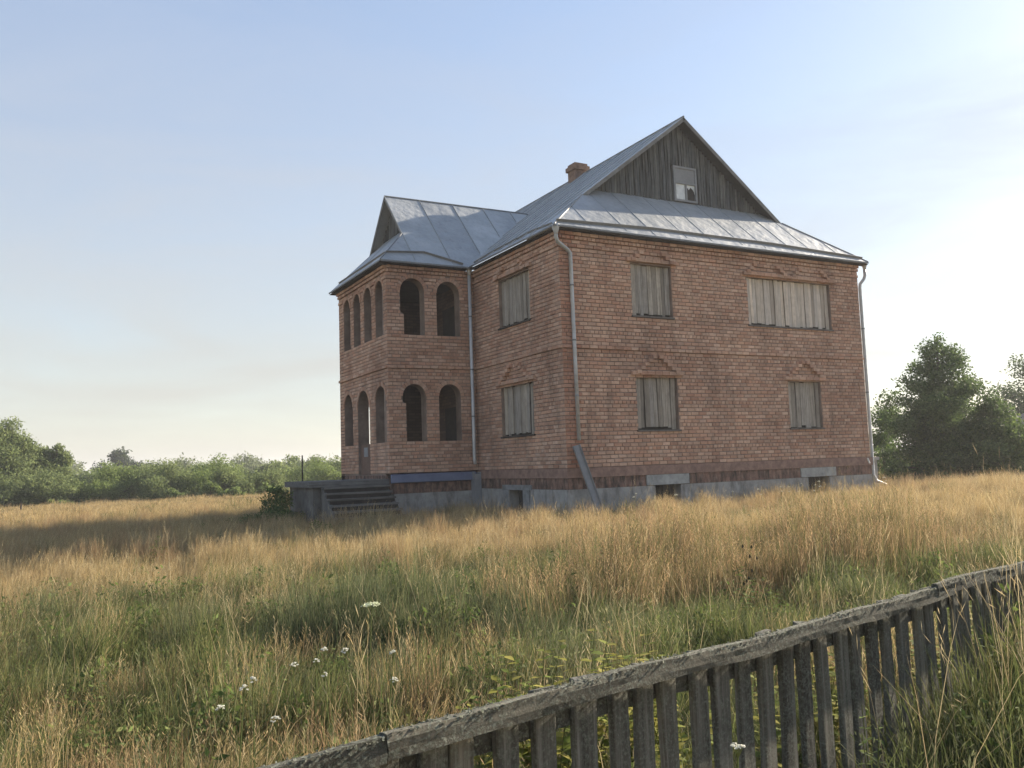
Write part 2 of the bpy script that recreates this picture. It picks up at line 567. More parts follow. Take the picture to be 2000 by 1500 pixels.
def wall_core(name, w, z0, z1, holes, th, mat, inset=0.010, s0=0.0, s1=None):
    s1 = w.L if s1 is None else s1
    loops = [[(s0, z0), (s1, z0), (s1, z1), (s0, z1)]] + [h.loop() for h in holes]
    tri = tessellate_polygon([[Vector((a, b, 0)) for a, b in l] for l in loops])
    flat = [p for l in loops for p in l]
    n = len(flat)
    v = [w.P(a, b, -inset) for a, b in flat] + [w.P(a, b, -th) for a, b in flat]
    f = []
    flip = w.d.cross(Vector((0, 0, 1))).dot(w.n) < 0
    for t in tri:
        a, b, c = t
        A, B, C_ = (v[a], v[b], v[c])
        if (B-A).cross(C_-A).dot(w.n) < 0: a, c = c, a
        f.append((a, b, c)); f.append((c+n, b+n, a+n))
    k = 0
    for l in loops:
        m = len(l)
        for i in range(m):
            j = (i+1) % m
            f.append((k+i, k+j, k+j+n, k+i+n))
        k += m
    mb = MB()
    mb.add(v, f)
    o = mb.build(name, mat)
    bm = bmesh.new(); bm.from_mesh(o.data)
    bmesh.ops.recalc_face_normals(bm, faces=bm.faces)
    bm.to_mesh(o.data); bm.free()
    return hp(o)

def lay(w, z0, z1, holes, proud=None, tone=None, s0=0.0, s1=None, phase=0):
    """lay every course of bricks between z0 and z1, cutting at the openings"""
    s1 = w.L if s1 is None else s1
    n = round((z1-z0)/0.1)
    for i in range(n):
        za, zb = z0+i*0.1, z0+(i+1)*0.1
        free = [(s0, s1)]
        for h in holes:
            c = h.cut(za, zb)
            if not c: continue
            nf = []
            for a, b in free:
                if c[1] <= a or c[0] >= b: nf.append((a, b)); continue
                if c[0] > a: nf.append((a, c[0]))
                if c[1] < b: nf.append((c[1], b))
            free = nf
        head = (i % 6 == 4)
        pitch = 0.13 if head else 0.26
        off = (0.065 if head else (0.13 if (i+phase) % 2 else 0.0)) - pitch
        pr = proud(i, za) if proud else 0.0
        for a, b in free:
            k = math.floor((a-off)/pitch)
            while True:
                x0, x1 = off+k*pitch, off+(k+1)*pitch
                k += 1
                if x0 >= b - 0.02: break
                p0, p1 = max(x0, a), min(x1, b)
                if p1 - p0 < 0.045: continue
                ln = p1-p0-0.017
                ci = rnd.choices(range(12), PW)[0]
                tn = tone(p0, za) if tone else 1.0
                bricks.append((w, p0+0.0085, za+0.010+rnd.uniform(-.002, .002)+.004*math.sin(p0*1.1+i*.7+w.L)+.003*math.sin(p0*3.1+i), ln, 0.080, pr+rnd.uniform(-0.0025, 0.003), ci, tn))

def special(w, s, z, ln, proud, h=0.088):
    bricks.append((w, s+0.004, z+0.006, ln-0.008, h, proud, rnd.choices(range(12), PW)[0], 1.0))

def brick_geo(ln, h, col, pr):
    """brick from -0.03 inside the wall to its face, chamfered face; local axes s, out, z; 18 tris + shared verts"""
    c = 0.006
    o0, o1, o2 = -0.03, 0.004+pr, 0.009+pr
    v = [(0,o0,0),(ln,o0,0),(ln,o0,h),(0,o0,h),
         (0,o1,0),(ln,o1,0),(ln,o1,h),(0,o1,h),
         (c,o2,c),(ln-c,o2,c),(ln-c,o2,h-c),(c,o2,h-c)]
    f = [(0,1,5,4),(1,2,6,5),(2,3,7,6),(3,0,4,7),(4,5,9,8),(5,6,10,9),(6,7,11,10),(7,4,8,11),(8,9,10,11)]
    return v, f

def voussoirs(w, h, proud=0.015, mb=None):
    r = (h.s1-h.s0)/2
    c, zs = (h.s0+h.s1)/2, h.z1 - (h.s1-h.s0)/2
    n = max(9, int(math.pi*(r+0.05)/0.085))
    for i in range(n):
        a0, a1 = math.pi*(i+0.06)/n, math.pi*(i+0.94)/n
        r0, r1 = r+0.001, r+0.115
        q = [(c+rr*math.cos(a), zs+rr*math.sin(a)) for rr, a in ((r0, a0), (r1, a0), (r1, a1), (r0, a1))]
        pr = proud + rnd.uniform(-.003, .004)
        v = [w.P(a, b, -0.05) for a, b in q] + [w.P(a, b, pr+.008) for a, b in q]
        col = PAL[rnd.choices(range(12), PW)[0]]
        mb.add(v, [(0,1,5,4),(1,2,6,5),(2,3,7,6),(3,0,4,7),(4,5,6,7)], col)

FRONT = Wall((0, 0, 0), (1, 0, 0), (0, -1, 0), W)
SIDE = Wall((0, 0, 0), (0, 1, 0), (-1, 0, 0), L1)
PFRONT = Wall((-DP, L1, 0), (1, 0, 0), (0, -1, 0), DP)
PSIDE = Wall((-DP, L1, 0), (0, 1, 0), (-1, 0, 0), T)

f_holes = [Hole(2.23, 3.57, 3.95, 5.35), Hole(6.35, 9.74, 3.9, 5.3), Hole(2.24, 3.60, 0.92, 2.32), Hole(7.73, 9.07, 0.92, 2.28)]
s_holes = [Hole(1.55, 3.32, 4.0, 5.36), Hole(1.54, 3.36, 0.92, 2.32)]
pf_holes = [Hole(-2.37+DP, -1.62+DP, 3.98, 5.66, 1, 4.68), Hole(-1.22+DP, -0.48+DP, 3.98, 5.64, 1),
            Hole(-2.36+DP, -1.64+DP, 0.89, 2.55, 1, 2.05), Hole(-1.22+DP, -0.52+DP, 0.89, 2.56, 1)]
ps_holes = [Hole(y-L1-.34, y-L1+.34, 3.98, 5.65, 1) for y in (5.57, 6.60, 7.62, 8.63)] + \
           [Hole(5.12-L1, 6.04-L1, 0.89, 2.54, 1), Hole(6.58-L1, 7.70-L1, -0.04, 2.55, 1), Hole(8.17-L1, 9.04-L1, 0.89, 2.55, 1)]
PF_SINK = 0.0

def band_proud(i, z):
    z = round(z, 2)
    if abs(z-3.0) < .04: return 0.045
    if z > 5.85: return 0.085
    if z > 5.75: return 0.05
    if abs(z-5.6) < .04: return 0.028
    return 0.0
def tone_front(s, z):
    return 0.80 if s < 0.33 else 1.0

lay(FRONT, 0, 6.0, f_holes, band_proud, tone_front)
lay(SIDE, 0, 6.0, s_holes, band_proud, None, phase=1)
lay(PFRONT, 0, 6.0, pf_holes, band_proud)
lay(PSIDE, 0, 6.0, ps_holes, band_proud, None, phase=1)
for w, hs in ((FRONT, f_holes), (SIDE, s_holes)):
    for h in hs:
        # lintel course standing proud over the opening and the stepped chevron above it
        a, b = h.s0-0.17, h.s1+0.17
        n = max(1, round((b-a)/0.26))
        for k in range(n):
            special(w, a+(b-a)*k/n, h.z1+0.04, (b-a)/n, 0.085, 0.095)
        mids = [(h.s0+h.s1)/2] if (h.s1-h.s0) < 2.5 else [h.s0+0.72, h.s1-0.85]
        for m in mids:
            half = 0.72 if w is FRONT else 0.86
            if h.s1-h.s0 > 2.5: half = 0.80
            for k in range(1, 6):
                zc = math.floor((h.z1+0.12)*10)/10 + 0.1*k - 0.1
                if zc > 5.62: break
                hw = half - 0.135*(k-1)
                wd = 0.15
                special(w, m-hw, zc, wd, 0.11)
                special(w, m+hw-wd, zc, wd, 0.11)

wall_core('gable_wall', FRONT, 0, ZT, f_holes, 0.30, MORTAR)
side_core = wall_core('side_wall', SIDE, 0, ZT, s_holes, 0.30, MORTAR, s0=0.30)
pf_core = wall_core('porch_front_wall', PFRONT, 0, ZT, pf_holes, 0.36, MORTAR, s1=DP-0.008)
ps_core = wall_core('porch_side_wall', PSIDE, -0.05, ZT, [h for h in ps_holes], 0.36, MORTAR, s0=0.36)
arch_mb = MB()
for w, hs in ((PFRONT, pf_holes), (PSIDE, ps_holes)):
    for h in hs: voussoirs(w, h, 0.014, arch_mb)
ring = hp(arch_mb.build('arch_ring', BRICK)); ring['kind'] = 'stuff'

# bricks: the 300 that show largest are parts, the rest one stuff part
def proj_area(b):
    w, s, z, ln, h, pr, ci, tn = b
    p = w.P(s+ln/2, z+h/2) - CAM
    d = p.length
    if p.dot(fw) <= 0: return 0
    return ln*h*abs(p.dot(w.n))/d/(d*d)
order = sorted(range(len(bricks)), key=lambda i: -proj_area(bricks[i]))
top = set(order[:300])
cache = {}
gable_wall = bpy.data.objects['gable_wall']
rest = MB()
for i, b in enumerate(bricks):
    w, s, z, ln, h, pr, ci, tn = b
    col = tuple(c*tn*(1.0 if tn == 1 else (1.08, 0.92, 0.88)[k]) for k, c in enumerate(PAL[ci]))
    if i in top:
        key = (round(ln, 3), round(h, 3), ci, round(pr*400), tn, w is FRONT)
        if key not in cache:
            v, f = brick_geo(ln, h, col, round(pr*400)/400)
            mb = MB(); mb.add([w.d*a + w.n*b_ + Vector((0, 0, c)) for a, b_, c in v], f, col)
            o = mb.build('brick', BRICK)
            bm = bmesh.new(); bm.from_mesh(o.data); bmesh.ops.recalc_face_normals(bm, faces=bm.faces)
            bm.to_mesh(o.data); bm.free()
            cache[key] = o.data
        else:
            o = bpy.data.objects.new('brick', cache[key]); COL.objects.link(o)
        o.location = w.P(s, z)
        o.parent = gable_wall if w is FRONT else (side_core if w is SIDE else pf_core)
        o.matrix_parent_inverse = Matrix.Identity(4)
    else:
        j = rnd.uniform(0.9, 1.1)
        v, f = brick_geo(ln, h, col, pr)
        rest.add([w.P(s+a, z+c, b_) for a, b_, c in v], f, tuple(min(1, c*j) for c in col))
ro = hp(rest.build('brickwork', BRICK)); ro['kind'] = 'stuff'
bm = bmesh.new(); bm.from_mesh(ro.data); bmesh.ops.recalc_face_normals(bm, faces=bm.faces); bm.to_mesh(ro.data); bm.free()

# plinth: projecting red band, dirty render, concrete blocks and basement openings
def ring_boxes(name, mat, z0, z1, out, holes_front=(), holes_side=(), d_in=0.3):
    mb = MB()
    def run(w, a, b, holes):
        xs = a
        for h0, h1 in sorted(holes):
            mb_box(w, xs, h0); xs = h1
        mb_box(w, xs, b)
    def mb_box(w, a, b):
        p = [w.P(s, z, o) for z in (z0, z1) for s, o in ((a, -d_in), (b, -d_in), (b, out), (a, out))]
        mb.add(p, [(0,3,2,1),(4,5,6,7),(0,1,5,4),(1,2,6,5),(2,3,7,6),(3,0,4,7)])
    run(FRONT, -out, W+out, holes_front)
    run(SIDE, d_in, L1-out-0.002, holes_side)
    o = mb.build(name, mat)
    bm = bmesh.new(); bm.from_mesh(o.data); bmesh.ops.recalc_face_normals(bm, faces=bm.faces); bm.to_mesh(o.data); bm.free()
    return hp(o)
ring_boxes('plinth_band', BAND, -0.25, -0.004, 0.045)
bf, bs = [(2.67, 3.52), (8.28, 9.16)], [(2.24, 3.0)]
ring_boxes('plinth_render', PLASTER, -0.53, -0.254, 0.012, bf, [])
ring_boxes('foundation', CONC, -2.2, -0.534, 0.03, bf, bs)
def pbox(name, w, s0, s1, z0, z1, o0, o1, mat, parent=None):
    mb = MB()
    p = [w.P(s, z, o) for z in (z0, z1) for s, o in ((s0, o0), (s1, o0), (s1, o1), (s0, o1))]
    mb.add(p, [(0,3,2,1),(4,5,6,7),(0,1,5,4),(1,2,6,5),(2,3,7,6),(3,0,4,7)])
    o = mb.build(name, mat)
    bm = bmesh.new(); bm.from_mesh(o.data); bmesh.ops.recalc_face_normals(bm, faces=bm.faces); bm.to_mesh(o.data); bm.free()
    if parent is None: hp(o)
    else: o.parent = parent
    return o
LINT = mat_plain('pale_concrete', (0.22, 0.23, 0.225), (0.42, 0.43, 0.415), 6, 0.9, 0.4)
LINTD = mat_plain('worn_concrete', (0.14, 0.145, 0.145), (0.30, 0.31, 0.31), 5, 0.9, 0.4)
for a, b, z in ((2.39, 3.80, 0), (7.99, 9.44, 0)):
    pbox('basement_lintel', FRONT, a, b, -0.52, -0.256, -0.1, 0.05, LINT)
pbox('basement_lintel', SIDE, 1.76, 3.38, -0.56, -0.42, 0.013, 0.05, LINTD)
for a, b in bf:
    pbox('basement_window', FRONT, a-.02, b+.02, -1.5, -0.5, -0.32, -0.26, WDARK)
    fr = pbox('basement_frame', FRONT, a, a+0.05, -1.4, -0.525, -0.2, -0.12, WDARK)
    for k in range(3):
        pbox('bar', FRONT, a+0.2+0.2*k, a+0.22+0.2*k, -1.4, -0.525, -0.16, -0.14, WDARK, fr)
pbox('basement_window', SIDE, 2.22, 3.02, -1.5, -0.5, -0.32, -0.26, WDARK)
for a, b in ((1.86, 2.22), (3.02, 3.34)):
    pbox('basement_jamb', SIDE, a, b, -1.6, -0.562, 0.031, 0.05, LINTD)

# porch plinth, blue flashing
pbox('porch_plinth', PFRONT, 0.0, DP-0.02, -0.58, -0.29, -0.3, 0.0, PLASTER)
pbox('porch_foundation', PFRONT, 0.1, DP-0.02, -2.2, -0.584, -0.3, 0.04, CONC)
pbox('porch_side_plinth', PSIDE, 0.3, T, -2.2, -0.054, -0.3, 0.0, PLASTER)
mb = MB()
q = [PFRONT.P(s, z, o) for s in (0.02, DP-0.12) for z, o in ((-0.03, 0.0), (-0.06, 0.10), (-0.265, 0.12), (-0.285, 0.0))]
mb.add(q, [(0,1,5,4),(1,2,6,5),(2,3,7,6),(3,0,4,7),(0,3,2,1),(4,5,6,7)])
hp(mb.build('flashing', BLUE))['label'] = 'blue-grey metal flashing along the porch base'

# hidden walls, floors and the porch inside
def hbox(name, a, b, mat):
    mb = MB(); mb.box(a, b)
    return hp(mb.build(name, mat))
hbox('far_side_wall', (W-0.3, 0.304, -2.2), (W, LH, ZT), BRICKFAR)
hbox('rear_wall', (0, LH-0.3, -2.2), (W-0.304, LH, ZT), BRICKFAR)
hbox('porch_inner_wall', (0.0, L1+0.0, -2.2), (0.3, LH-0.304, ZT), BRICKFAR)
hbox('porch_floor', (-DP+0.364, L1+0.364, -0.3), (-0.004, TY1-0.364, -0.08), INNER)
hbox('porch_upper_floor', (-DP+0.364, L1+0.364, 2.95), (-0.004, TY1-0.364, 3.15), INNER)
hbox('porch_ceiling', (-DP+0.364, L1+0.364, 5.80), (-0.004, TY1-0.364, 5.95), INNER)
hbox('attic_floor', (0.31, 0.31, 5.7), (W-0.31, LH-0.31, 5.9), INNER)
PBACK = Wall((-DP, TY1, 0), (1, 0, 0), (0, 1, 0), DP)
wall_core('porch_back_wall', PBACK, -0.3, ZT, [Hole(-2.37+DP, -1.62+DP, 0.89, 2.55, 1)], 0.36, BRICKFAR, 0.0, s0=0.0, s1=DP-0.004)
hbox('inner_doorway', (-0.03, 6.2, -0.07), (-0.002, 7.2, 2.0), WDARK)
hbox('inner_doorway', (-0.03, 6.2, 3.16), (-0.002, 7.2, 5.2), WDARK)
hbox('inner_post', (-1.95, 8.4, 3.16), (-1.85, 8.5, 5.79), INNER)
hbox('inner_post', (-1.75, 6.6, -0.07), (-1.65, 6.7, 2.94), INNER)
# porch door leaf under the middle arch
dr = pbox('door', PSIDE, 6.62-L1, 7.62-L1, -0.03, 0.90, -0.11, -0.06, DOORM)
pbox('door_panel', PSIDE, 6.95-L1, 7.3-L1, 0.52, 0.80, -0.059, -0.045, SHEET, dr)

# boarded windows
def boarded(w, h, nb, seed, wood=None):
    r = random.Random(seed)
    fr = pbox('boarded_window', w, h.s0+0.001, h.s1-0.001, h.z0+0.001, h.z1+0.03, -0.28, -0.16, WDARK)
    s = h.s0+0.012
    edge = [h.s0+0.012+(h.s1-h.s0-0.024)*(k+r.uniform(-.18, .18)*(0 < k < nb))/nb for k in range(nb+1)]
    for k in range(nb):
        a, b = edge[k]+r.uniform(.001, .009), edge[k+1]-r.uniform(.001, .009)
        o = r.uniform(-0.105, -0.070) - (0.014 if k % 3 == 1 else 0)
        z0, z1 = h.z0+0.03+r.uniform(-.025, .06), h.z1+0.02-r.uniform(0, .05)
        v = []
        t0 = r.uniform(-.010, .010); t1 = t0 + r.uniform(-.006, .006)
        for z, da, db in ((z0, t0, t1), ((z0+z1)/2, r.uniform(-.004, .004), r.uniform(-.004, .004)), (z1, -t0, -t1)):
            v += [w.P(a+da, z, o-0.025), w.P(b+db, z, o-0.025), w.P(b+db, z, o), w.P(a+da, z, o)]
        f = [(0,3,2,1), (8,9,10,11)]
        for m in (0, 4):
            f += [(m, m+1, m+5, m+4), (m+1, m+2, m+6, m+5), (m+2, m+3, m+7, m+6), (m+3, m, m+4, m+7)]
        mb = MB(); mb.add(v, f)
        ob = mb.build('board', wood or WBOARD, fr)
        bm = bmesh.new(); bm.from_mesh(ob.data); bmesh.ops.recalc_face_normals(bm, faces=bm.faces); bm.to_mesh(ob.data); bm.free()
    pbox('sill', w, h.s0-0.05, h.s1+0.03, h.z0-0.045, h.z0+0.0, -0.12, 0.05, WDARK if w is SIDE else mat_sill, fr)
mat_sill = mat_plain('sill_slate', (0.09, 0.08, 0.072), (0.17, 0.155, 0.14), 6, 0.9, 0.4)
boarded(FRONT, f_holes[0], 9, 1)
boarded(FRONT, f_holes[1], 24, 2, WBOARDP)
boarded(FRONT, f_holes[2], 9, 3)
boarded(FRONT, f_holes[3], 7, 4)
boarded(SIDE, s_holes[0], 11, 5)
boarded(SIDE, s_holes[1], 11, 6)

# ------------------------------------------------------------------ roof
EZ, EO = 6.09, 0.25
TM = 0.757
RX = W/2
RZ = EZ + TM*(RX+EO)
YB, YG = 1.37, 1.72          # rake edge, gable boards
SK = 0.907                   # slope of the skirt roof
ZB = EZ + SK*(YB+EO)
XB = (ZB-EZ)/TM - EO
RE = LH + 0.35
roof = hbox('roof', (0.02, 0.02, 5.96), (W-0.02, LH-0.02, 6.03), WDARK)
def clip(poly, axis, lo, hi):
    def half(p, side, val):
        out = []
        for i in range(len(p)):
            a, b = p[i], p[(i+1) % len(p)]
            ia = (a[axis]-val)*side >= 0
            ib = (b[axis]-val)*side >= 0
            if ia: out.append(a)
            if ia != ib:
                t = (val-a[axis])/(b[axis]-a[axis])
                out.append(a.lerp(b, t))
        return out
    p = half([Vector(q) for q in poly], 1, lo)
    return half(p, -1, hi) if len(p) > 2 else p
def slope(poly, axis, edges, seam_h=0.022, th=0.012, mat=METAL, seams=True, lift=0.0):
    """sheet-metal slope cut into strips, each its own panel, with a standing seam between"""
    P_ = [Vector(p) for p in poly]
    nrm = (P_[1]-P_[0]).cross(P_[2]-P_[0]).normalized()
    if nrm.z < 0: nrm = -nrm; P_ = P_[::-1]
    for k in range(len(edges)-1):
        c = clip(P_, axis, edges[k], edges[k+1])
        if len(c) < 3: continue
        j = rnd.uniform(-.004, .004)+lift
        mb = MB(); mb.slab([p+nrm*j for p in c], nrm, th)
        mb.build('roof_panel', mat, roof)
        if seams and k > 0:
            e = sorted([p for p in c if abs(p[axis]-edges[k]) < 1e-4], key=lambda p: p.z)
            if len(e) >= 2 and (e[-1]-e[0]).length > 0.2:
                a, b = e[0], e[-1]
                d = (b-a).normalized(); s_ = d.cross(nrm)
                a = a + d*0.12
                v = [p + s_*x*0.011 + nrm*hh for p in (a, b) for x, hh in ((-1, -.006), (1, -.006), (.6, seam_h+lift), (-.6, seam_h+lift))]
                m2 = MB(); m2.add(v, [(0,1,2,3),(4,7,6,5),(0,4,5,1),(1,5,6,2),(2,6,7,3),(3,7,4,0)])
                m2.build('roof_seam', SEAM, roof)
A = (-EO, -EO, EZ); B = (XB, YB, ZB); APX = (RX, YB, RZ)
A2 = (W+EO, -EO, EZ); B2 = (W-XB, YB, ZB)
slope([A, B, APX, (RX, RE, RZ), (-EO, RE, EZ)], 1, [-1]+[YB+0.62*k-0.25 for k in range(0, 20)]+[RE+1], 0.032)
slope([A2, B2, APX, (RX, RE, RZ), (W+EO, RE, EZ)], 1, [-1]+[YB+0.62*k-0.25 for k in range(0, 20)]+[RE+1])
zg = EZ + SK*(YG+0.06+EO)
xi = (zg-EZ)/TM - EO
slope([A, (xi+0.0, YG+0.06, zg), (W-xi, YG+0.06, zg), A2], 0, [-1]+[0.9+1.02*k+(0.12 if k % 2 else 0) for k in range(0, 10)]+[13], 0.010, lift=0.002)
# porch roof
PRY = L1 + T/2
PT = (8.80-EZ)/(T/2+EO)
PRZ = 8.80
PXV = (PRZ-EZ)/TM - EO               # where the porch ridge dies into the main slope
PX0 = -DP-EO
PXB = -1.95
PSK = 1.03
PZB = EZ + PSK*(PXB-PX0)
PYB = (PZB-EZ)/PT
Y0, Y1 = L1-EO, TY1+EO
pedges = [-4, -1.95, -0.75, 0.42, 1.55, 2.6, 4]
def vy(y): return y
# front slope: corner, rake foot, apex, ridge end, valley foot
slope([(PX0, Y0, EZ), (PXB, Y0+PYB, PZB), (PXB, PRY, PRZ), (PXV, PRY, PRZ), (-EO, Y0, EZ)], 0, pedges, lift=0.004)
slope([(PX0, Y1, EZ), (PXB, Y1-PYB, PZB), (PXB, PRY, PRZ), (PXV, PRY, PRZ), (-EO, Y1, EZ)], 0, pedges, lift=0.004)
pxi = -1.60
pzi = EZ + PSK*(pxi-PX0)
pyi = (pzi-EZ)/PT
slope([(PX0, Y0, EZ), (pxi, Y0+pyi, pzi), (pxi, Y1-pyi, pzi), (PX0, Y1, EZ)], 1, [3, 5.9, 7.2, 8.5, 12], 0.010)
# ridge caps, hip caps, rake boards, eaves, rain diverters
def strip(name, pts, r, mat=METALD, n=6, parent=None):
    mb = MB(); mb.tube(pts, r, n)
    return mb.build(name, mat, parent or roof)
strip('ridge_cap', [(RX, YB, RZ+.01), (RX, RE, RZ+.01)], 0.035)
strip('ridge_cap', [(PXB, PRY, PRZ+.01), (PXV, PRY, PRZ+.01)], 0.03)
strip('hip_cap', [Vector(A)+Vector((0, 0, .012)), Vector(B)+Vector((0, 0, .012))], 0.022)
strip('hip_cap', [Vector(A2)+Vector((0, 0, .012)), Vector(B2)+Vector((0, 0, .012))], 0.022)
strip('hip_cap', [(PX0, Y0, EZ+.012), (PXB, Y0+PYB, PZB+.012)], 0.02)
def plank(name, a, b, w_, h_, mat, upv=(0, 0, 1), parent=None):
    a, b = Vector(a), Vector(b)
    d = (b-a).normalized(); u = (Vector(upv) - d*d.dot(Vector(upv))).normalized(); s_ = d.cross(u)
    v = [p + s_*x*w_/2 + u*y for p in (a, b) for x, y in ((-1, 0), (1, 0), (1, h_), (-1, h_))]
    mb = MB(); mb.add(v, [(0,1,2,3),(4,7,6,5),(0,4,5,1),(1,5,6,2),(2,6,7,3),(3,7,4,0)])
    return mb.build(name, mat, parent or roof)
RAKE = mat_plain('rake_board_grey', (0.13, 0.13, 0.125), (0.24, 0.24, 0.235), 4, 0.85, 0.4)
dn = Vector((0, 0, -0.13))
plank('rake_board', Vector(APX)+Vector((0, .012, -.14)), Vector(B)+Vector((0, .012, -.14)), 0.025, 0.10, RAKE)
plank('rake_board', Vector(APX)+Vector((0, .012, -.14)), Vector(B2)+Vector((0, .012, -.14)), 0.025, 0.10, RAKE)
plank('rake_board', (PXB+.012, PRY, PRZ-.13), (PXB+.012, Y0+PYB, PZB-.13), 0.025, 0.09, RAKE)
plank('rake_board', (PXB+.012, PRY, PRZ-.13), (PXB+.012, Y1-PYB, PZB-.13), 0.025, 0.09, RAKE)
# soffit boards under the overhanging rakes
for sx in (1, -1):
    x0 = RX; xe = RX - sx*(RX-XB)
    mb = MB()
    mb.slab([(x0, YB+.03, RZ-.05), (xe, YB+.03, ZB-.05), (xe, YG+.3, ZB-.05), (x0, YG+.3, RZ-.05)], (0, 0, 1), 0.03)
    mb.build('soffit', WDARK, roof)
# eaves: drip edge
plank('eave_edge', (-EO, -EO-.012, EZ-.05), (W+EO, -EO-.012, EZ-.05), 0.02, 0.045, METALD)
plank('eave_edge', (-EO-.012, -EO, EZ-.05), (-EO-.012, Y0, EZ-.05), 0.02, 0.045, METALD)
plank('eave_edge', (PX0, Y0-.012, EZ-.05), (-EO, Y0-.012, EZ-.05), 0.02, 0.045, METALD)
plank('eave_edge', (PX0-.012, Y0, EZ-.05), (PX0-.012, Y1, EZ-.05), 0.02, 0.045, METALD)
for nm, a, b in (('eave_soffit', (-EO+.01, -EO+.01, 6.008), (W+EO-.01, -0.002, 6.03)), ('eave_soffit', (-EO+.01, 0.0, 6.008), (-0.002, Y0, 6.03)),
                 ('eave_soffit', (PX0+.01, Y0+.01, 6.006), (-.26, L1-.001, 6.028)), ('eave_soffit', (PX0+.01, L1, 6.006), (-DP-.001, Y1-.01, 6.028))):
    mb = MB(); mb.box(a, b); mb.build(nm, WDARK, roof)
# folded rain diverters standing on the slopes just above the eaves
def on_skirt(x, y): return (x, y, EZ+SK*(y+EO)+0.01)
def on_pf(x, y): return (x, y, EZ+PT*(y-Y0)+0.012)
def diverter(pts, nrm, h=0.06):
    mb = MB()
    for a, b in zip(pts[:-1], pts[1:]):
        a, b = Vector(a), Vector(b)
        d = (b-a).normalized(); s_ = d.cross(nrm).normalized()
        v = [p + s_*x + nrm*y for p in (a, b) for x, y in ((-.012, -.01), (.012, -.01), (.006, h), (-.006, h))]
        mb.add(v, [(0,1,2,3),(4,7,6,5),(0,4,5,1),(1,5,6,2),(2,6,7,3),(3,7,4,0)])
    return mb.build('rain_diverter', METALD, roof)
ns = Vector((0, -SK, 1)).normalized()
diverter([on_skirt(-EO+.12, -EO+.12), on_skirt(3, 0.03), on_skirt(7.5, 0.03), on_skirt(W+EO-.15, -EO+.12)], ns, 0.07)
npf = Vector((0, -PT, 1)).normalized()
diverter([on_pf(PX0+.25, Y0+.25), on_pf(-1.55, Y0+.36), on_pf(-0.42, Y0+.05)], npf, 0.06)
nps = Vector((-PSK, 0, 1)).normalized()
diverter([(PX0+.26, Y0+.25, EZ+PSK*.26), (PX0+.26, Y1-.3, EZ+PSK*.26)], nps, 0.05)
nms = Vector((-TM, 0, 1)).normalized()
diverter([(-EO+.1, -EO+.25, EZ+TM*.1), (0.15, 1.5, EZ+TM*.4), (0.1, 3.4, EZ+TM*.35), (-EO+.1, 4.5, EZ+TM*.1)], nms, 0.05)

# gables: backing and each board
def gable(name, bx0, bx1, apex, foot, P, n, seed, window=None):
    r = random.Random(seed)
    def top(s):
        return foot + (apex-foot)*(1-abs(s-(bx0+bx1)/2)/((bx1-bx0)/2))
    mb = MB()
    mid = (bx0+bx1)/2
    q = [P(bx0, foot, -.05), P(bx1, foot, -.05), P(mid, apex-.02, -.05)]
    q2 = [P(bx0, foot, -.09), P(bx1, foot, -.09), P(mid, apex-.02, -.09)]
    mb.add(q+q2, [(0,1,2),(5,4,3),(0,3,4,1),(1,4,5,2),(2,5,3,0)])
    g = mb.build(name, WDARK); hp(g)
    pitch = (bx1-bx0)/n
    for k in range(n):
        a = bx0+k*pitch
        c = a+pitch/2
        hw = pitch*r.uniform(.36, .46)
        z0 = foot + r.uniform(-.02, .03)
        zt = top(c) - 0.03
        spans = [(z0, zt)]
        if window and a+pitch > window[0] and a < window[1]:
            spans = [(z0, window[2]-.02), (window[3]+.02, zt)]
        for (za, zb) in spans:
            if zb-za < 0.06: continue
            o = r.uniform(-.02, .012)
            m = max(2, int((zb-za)/0.25)+1)
            v, f = [], []
            w1, w2 = r.uniform(0, 6), r.uniform(0, 6)
            for i in range(m):
                z = za+(zb-za)*i/(m-1)
                e0 = 0.014*math.sin(z*4.1+w1)+r.uniform(-.005, .005)
                e1 = 0.014*math.sin(z*3.3+w2)+r.uniform(-.005, .005)
                v += [P(c-hw+e0, z, o-.028), P(c+hw+e1, z, o-.028), P(c+hw+e1, z, o), P(c-hw+e0, z, o)]
            f = [(0,3,2,1), tuple(range(4*m-4, 4*m))]
            for i in range(m-1):
                b = 4*i
                f += [(b, b+1, b+5, b+4), (b+1, b+2, b+6, b+5), (b+2, b+3, b+7, b+6), (b+3, b, b+4, b+7)]
            m2 = MB(); m2.add(v, f)
            ob = m2.build('gable_board', WGABLE, g)
            bm = bmesh.new(); bm.from_mesh(ob.data); bmesh.ops.recalc_face_normals(bm, faces=bm.faces); bm.to_mesh(ob.data); bm.free()
    return g
fz = EZ + SK*(YG+EO) + 0.005
gx0 = (fz-EZ)/TM - EO + 0.10
GW = (5.28, 6.18, 7.93, 9.03)
gable('gable', gx0, W-gx0, RZ-0.12, fz, lambda s, z, o: Vector((s, YG-o, z)), 62, 21, GW)
pgx = pxi - 0.05
pfz = EZ + PSK*(pgx-PX0) + 0.005
py0 = Y0 + (pfz-EZ)/PT + 0.08
gable('porch_gable', py0, 2*PRY-py0, PRZ-.1, pfz, lambda s, z, o: Vector((pgx-o, s, z)), 20, 22)
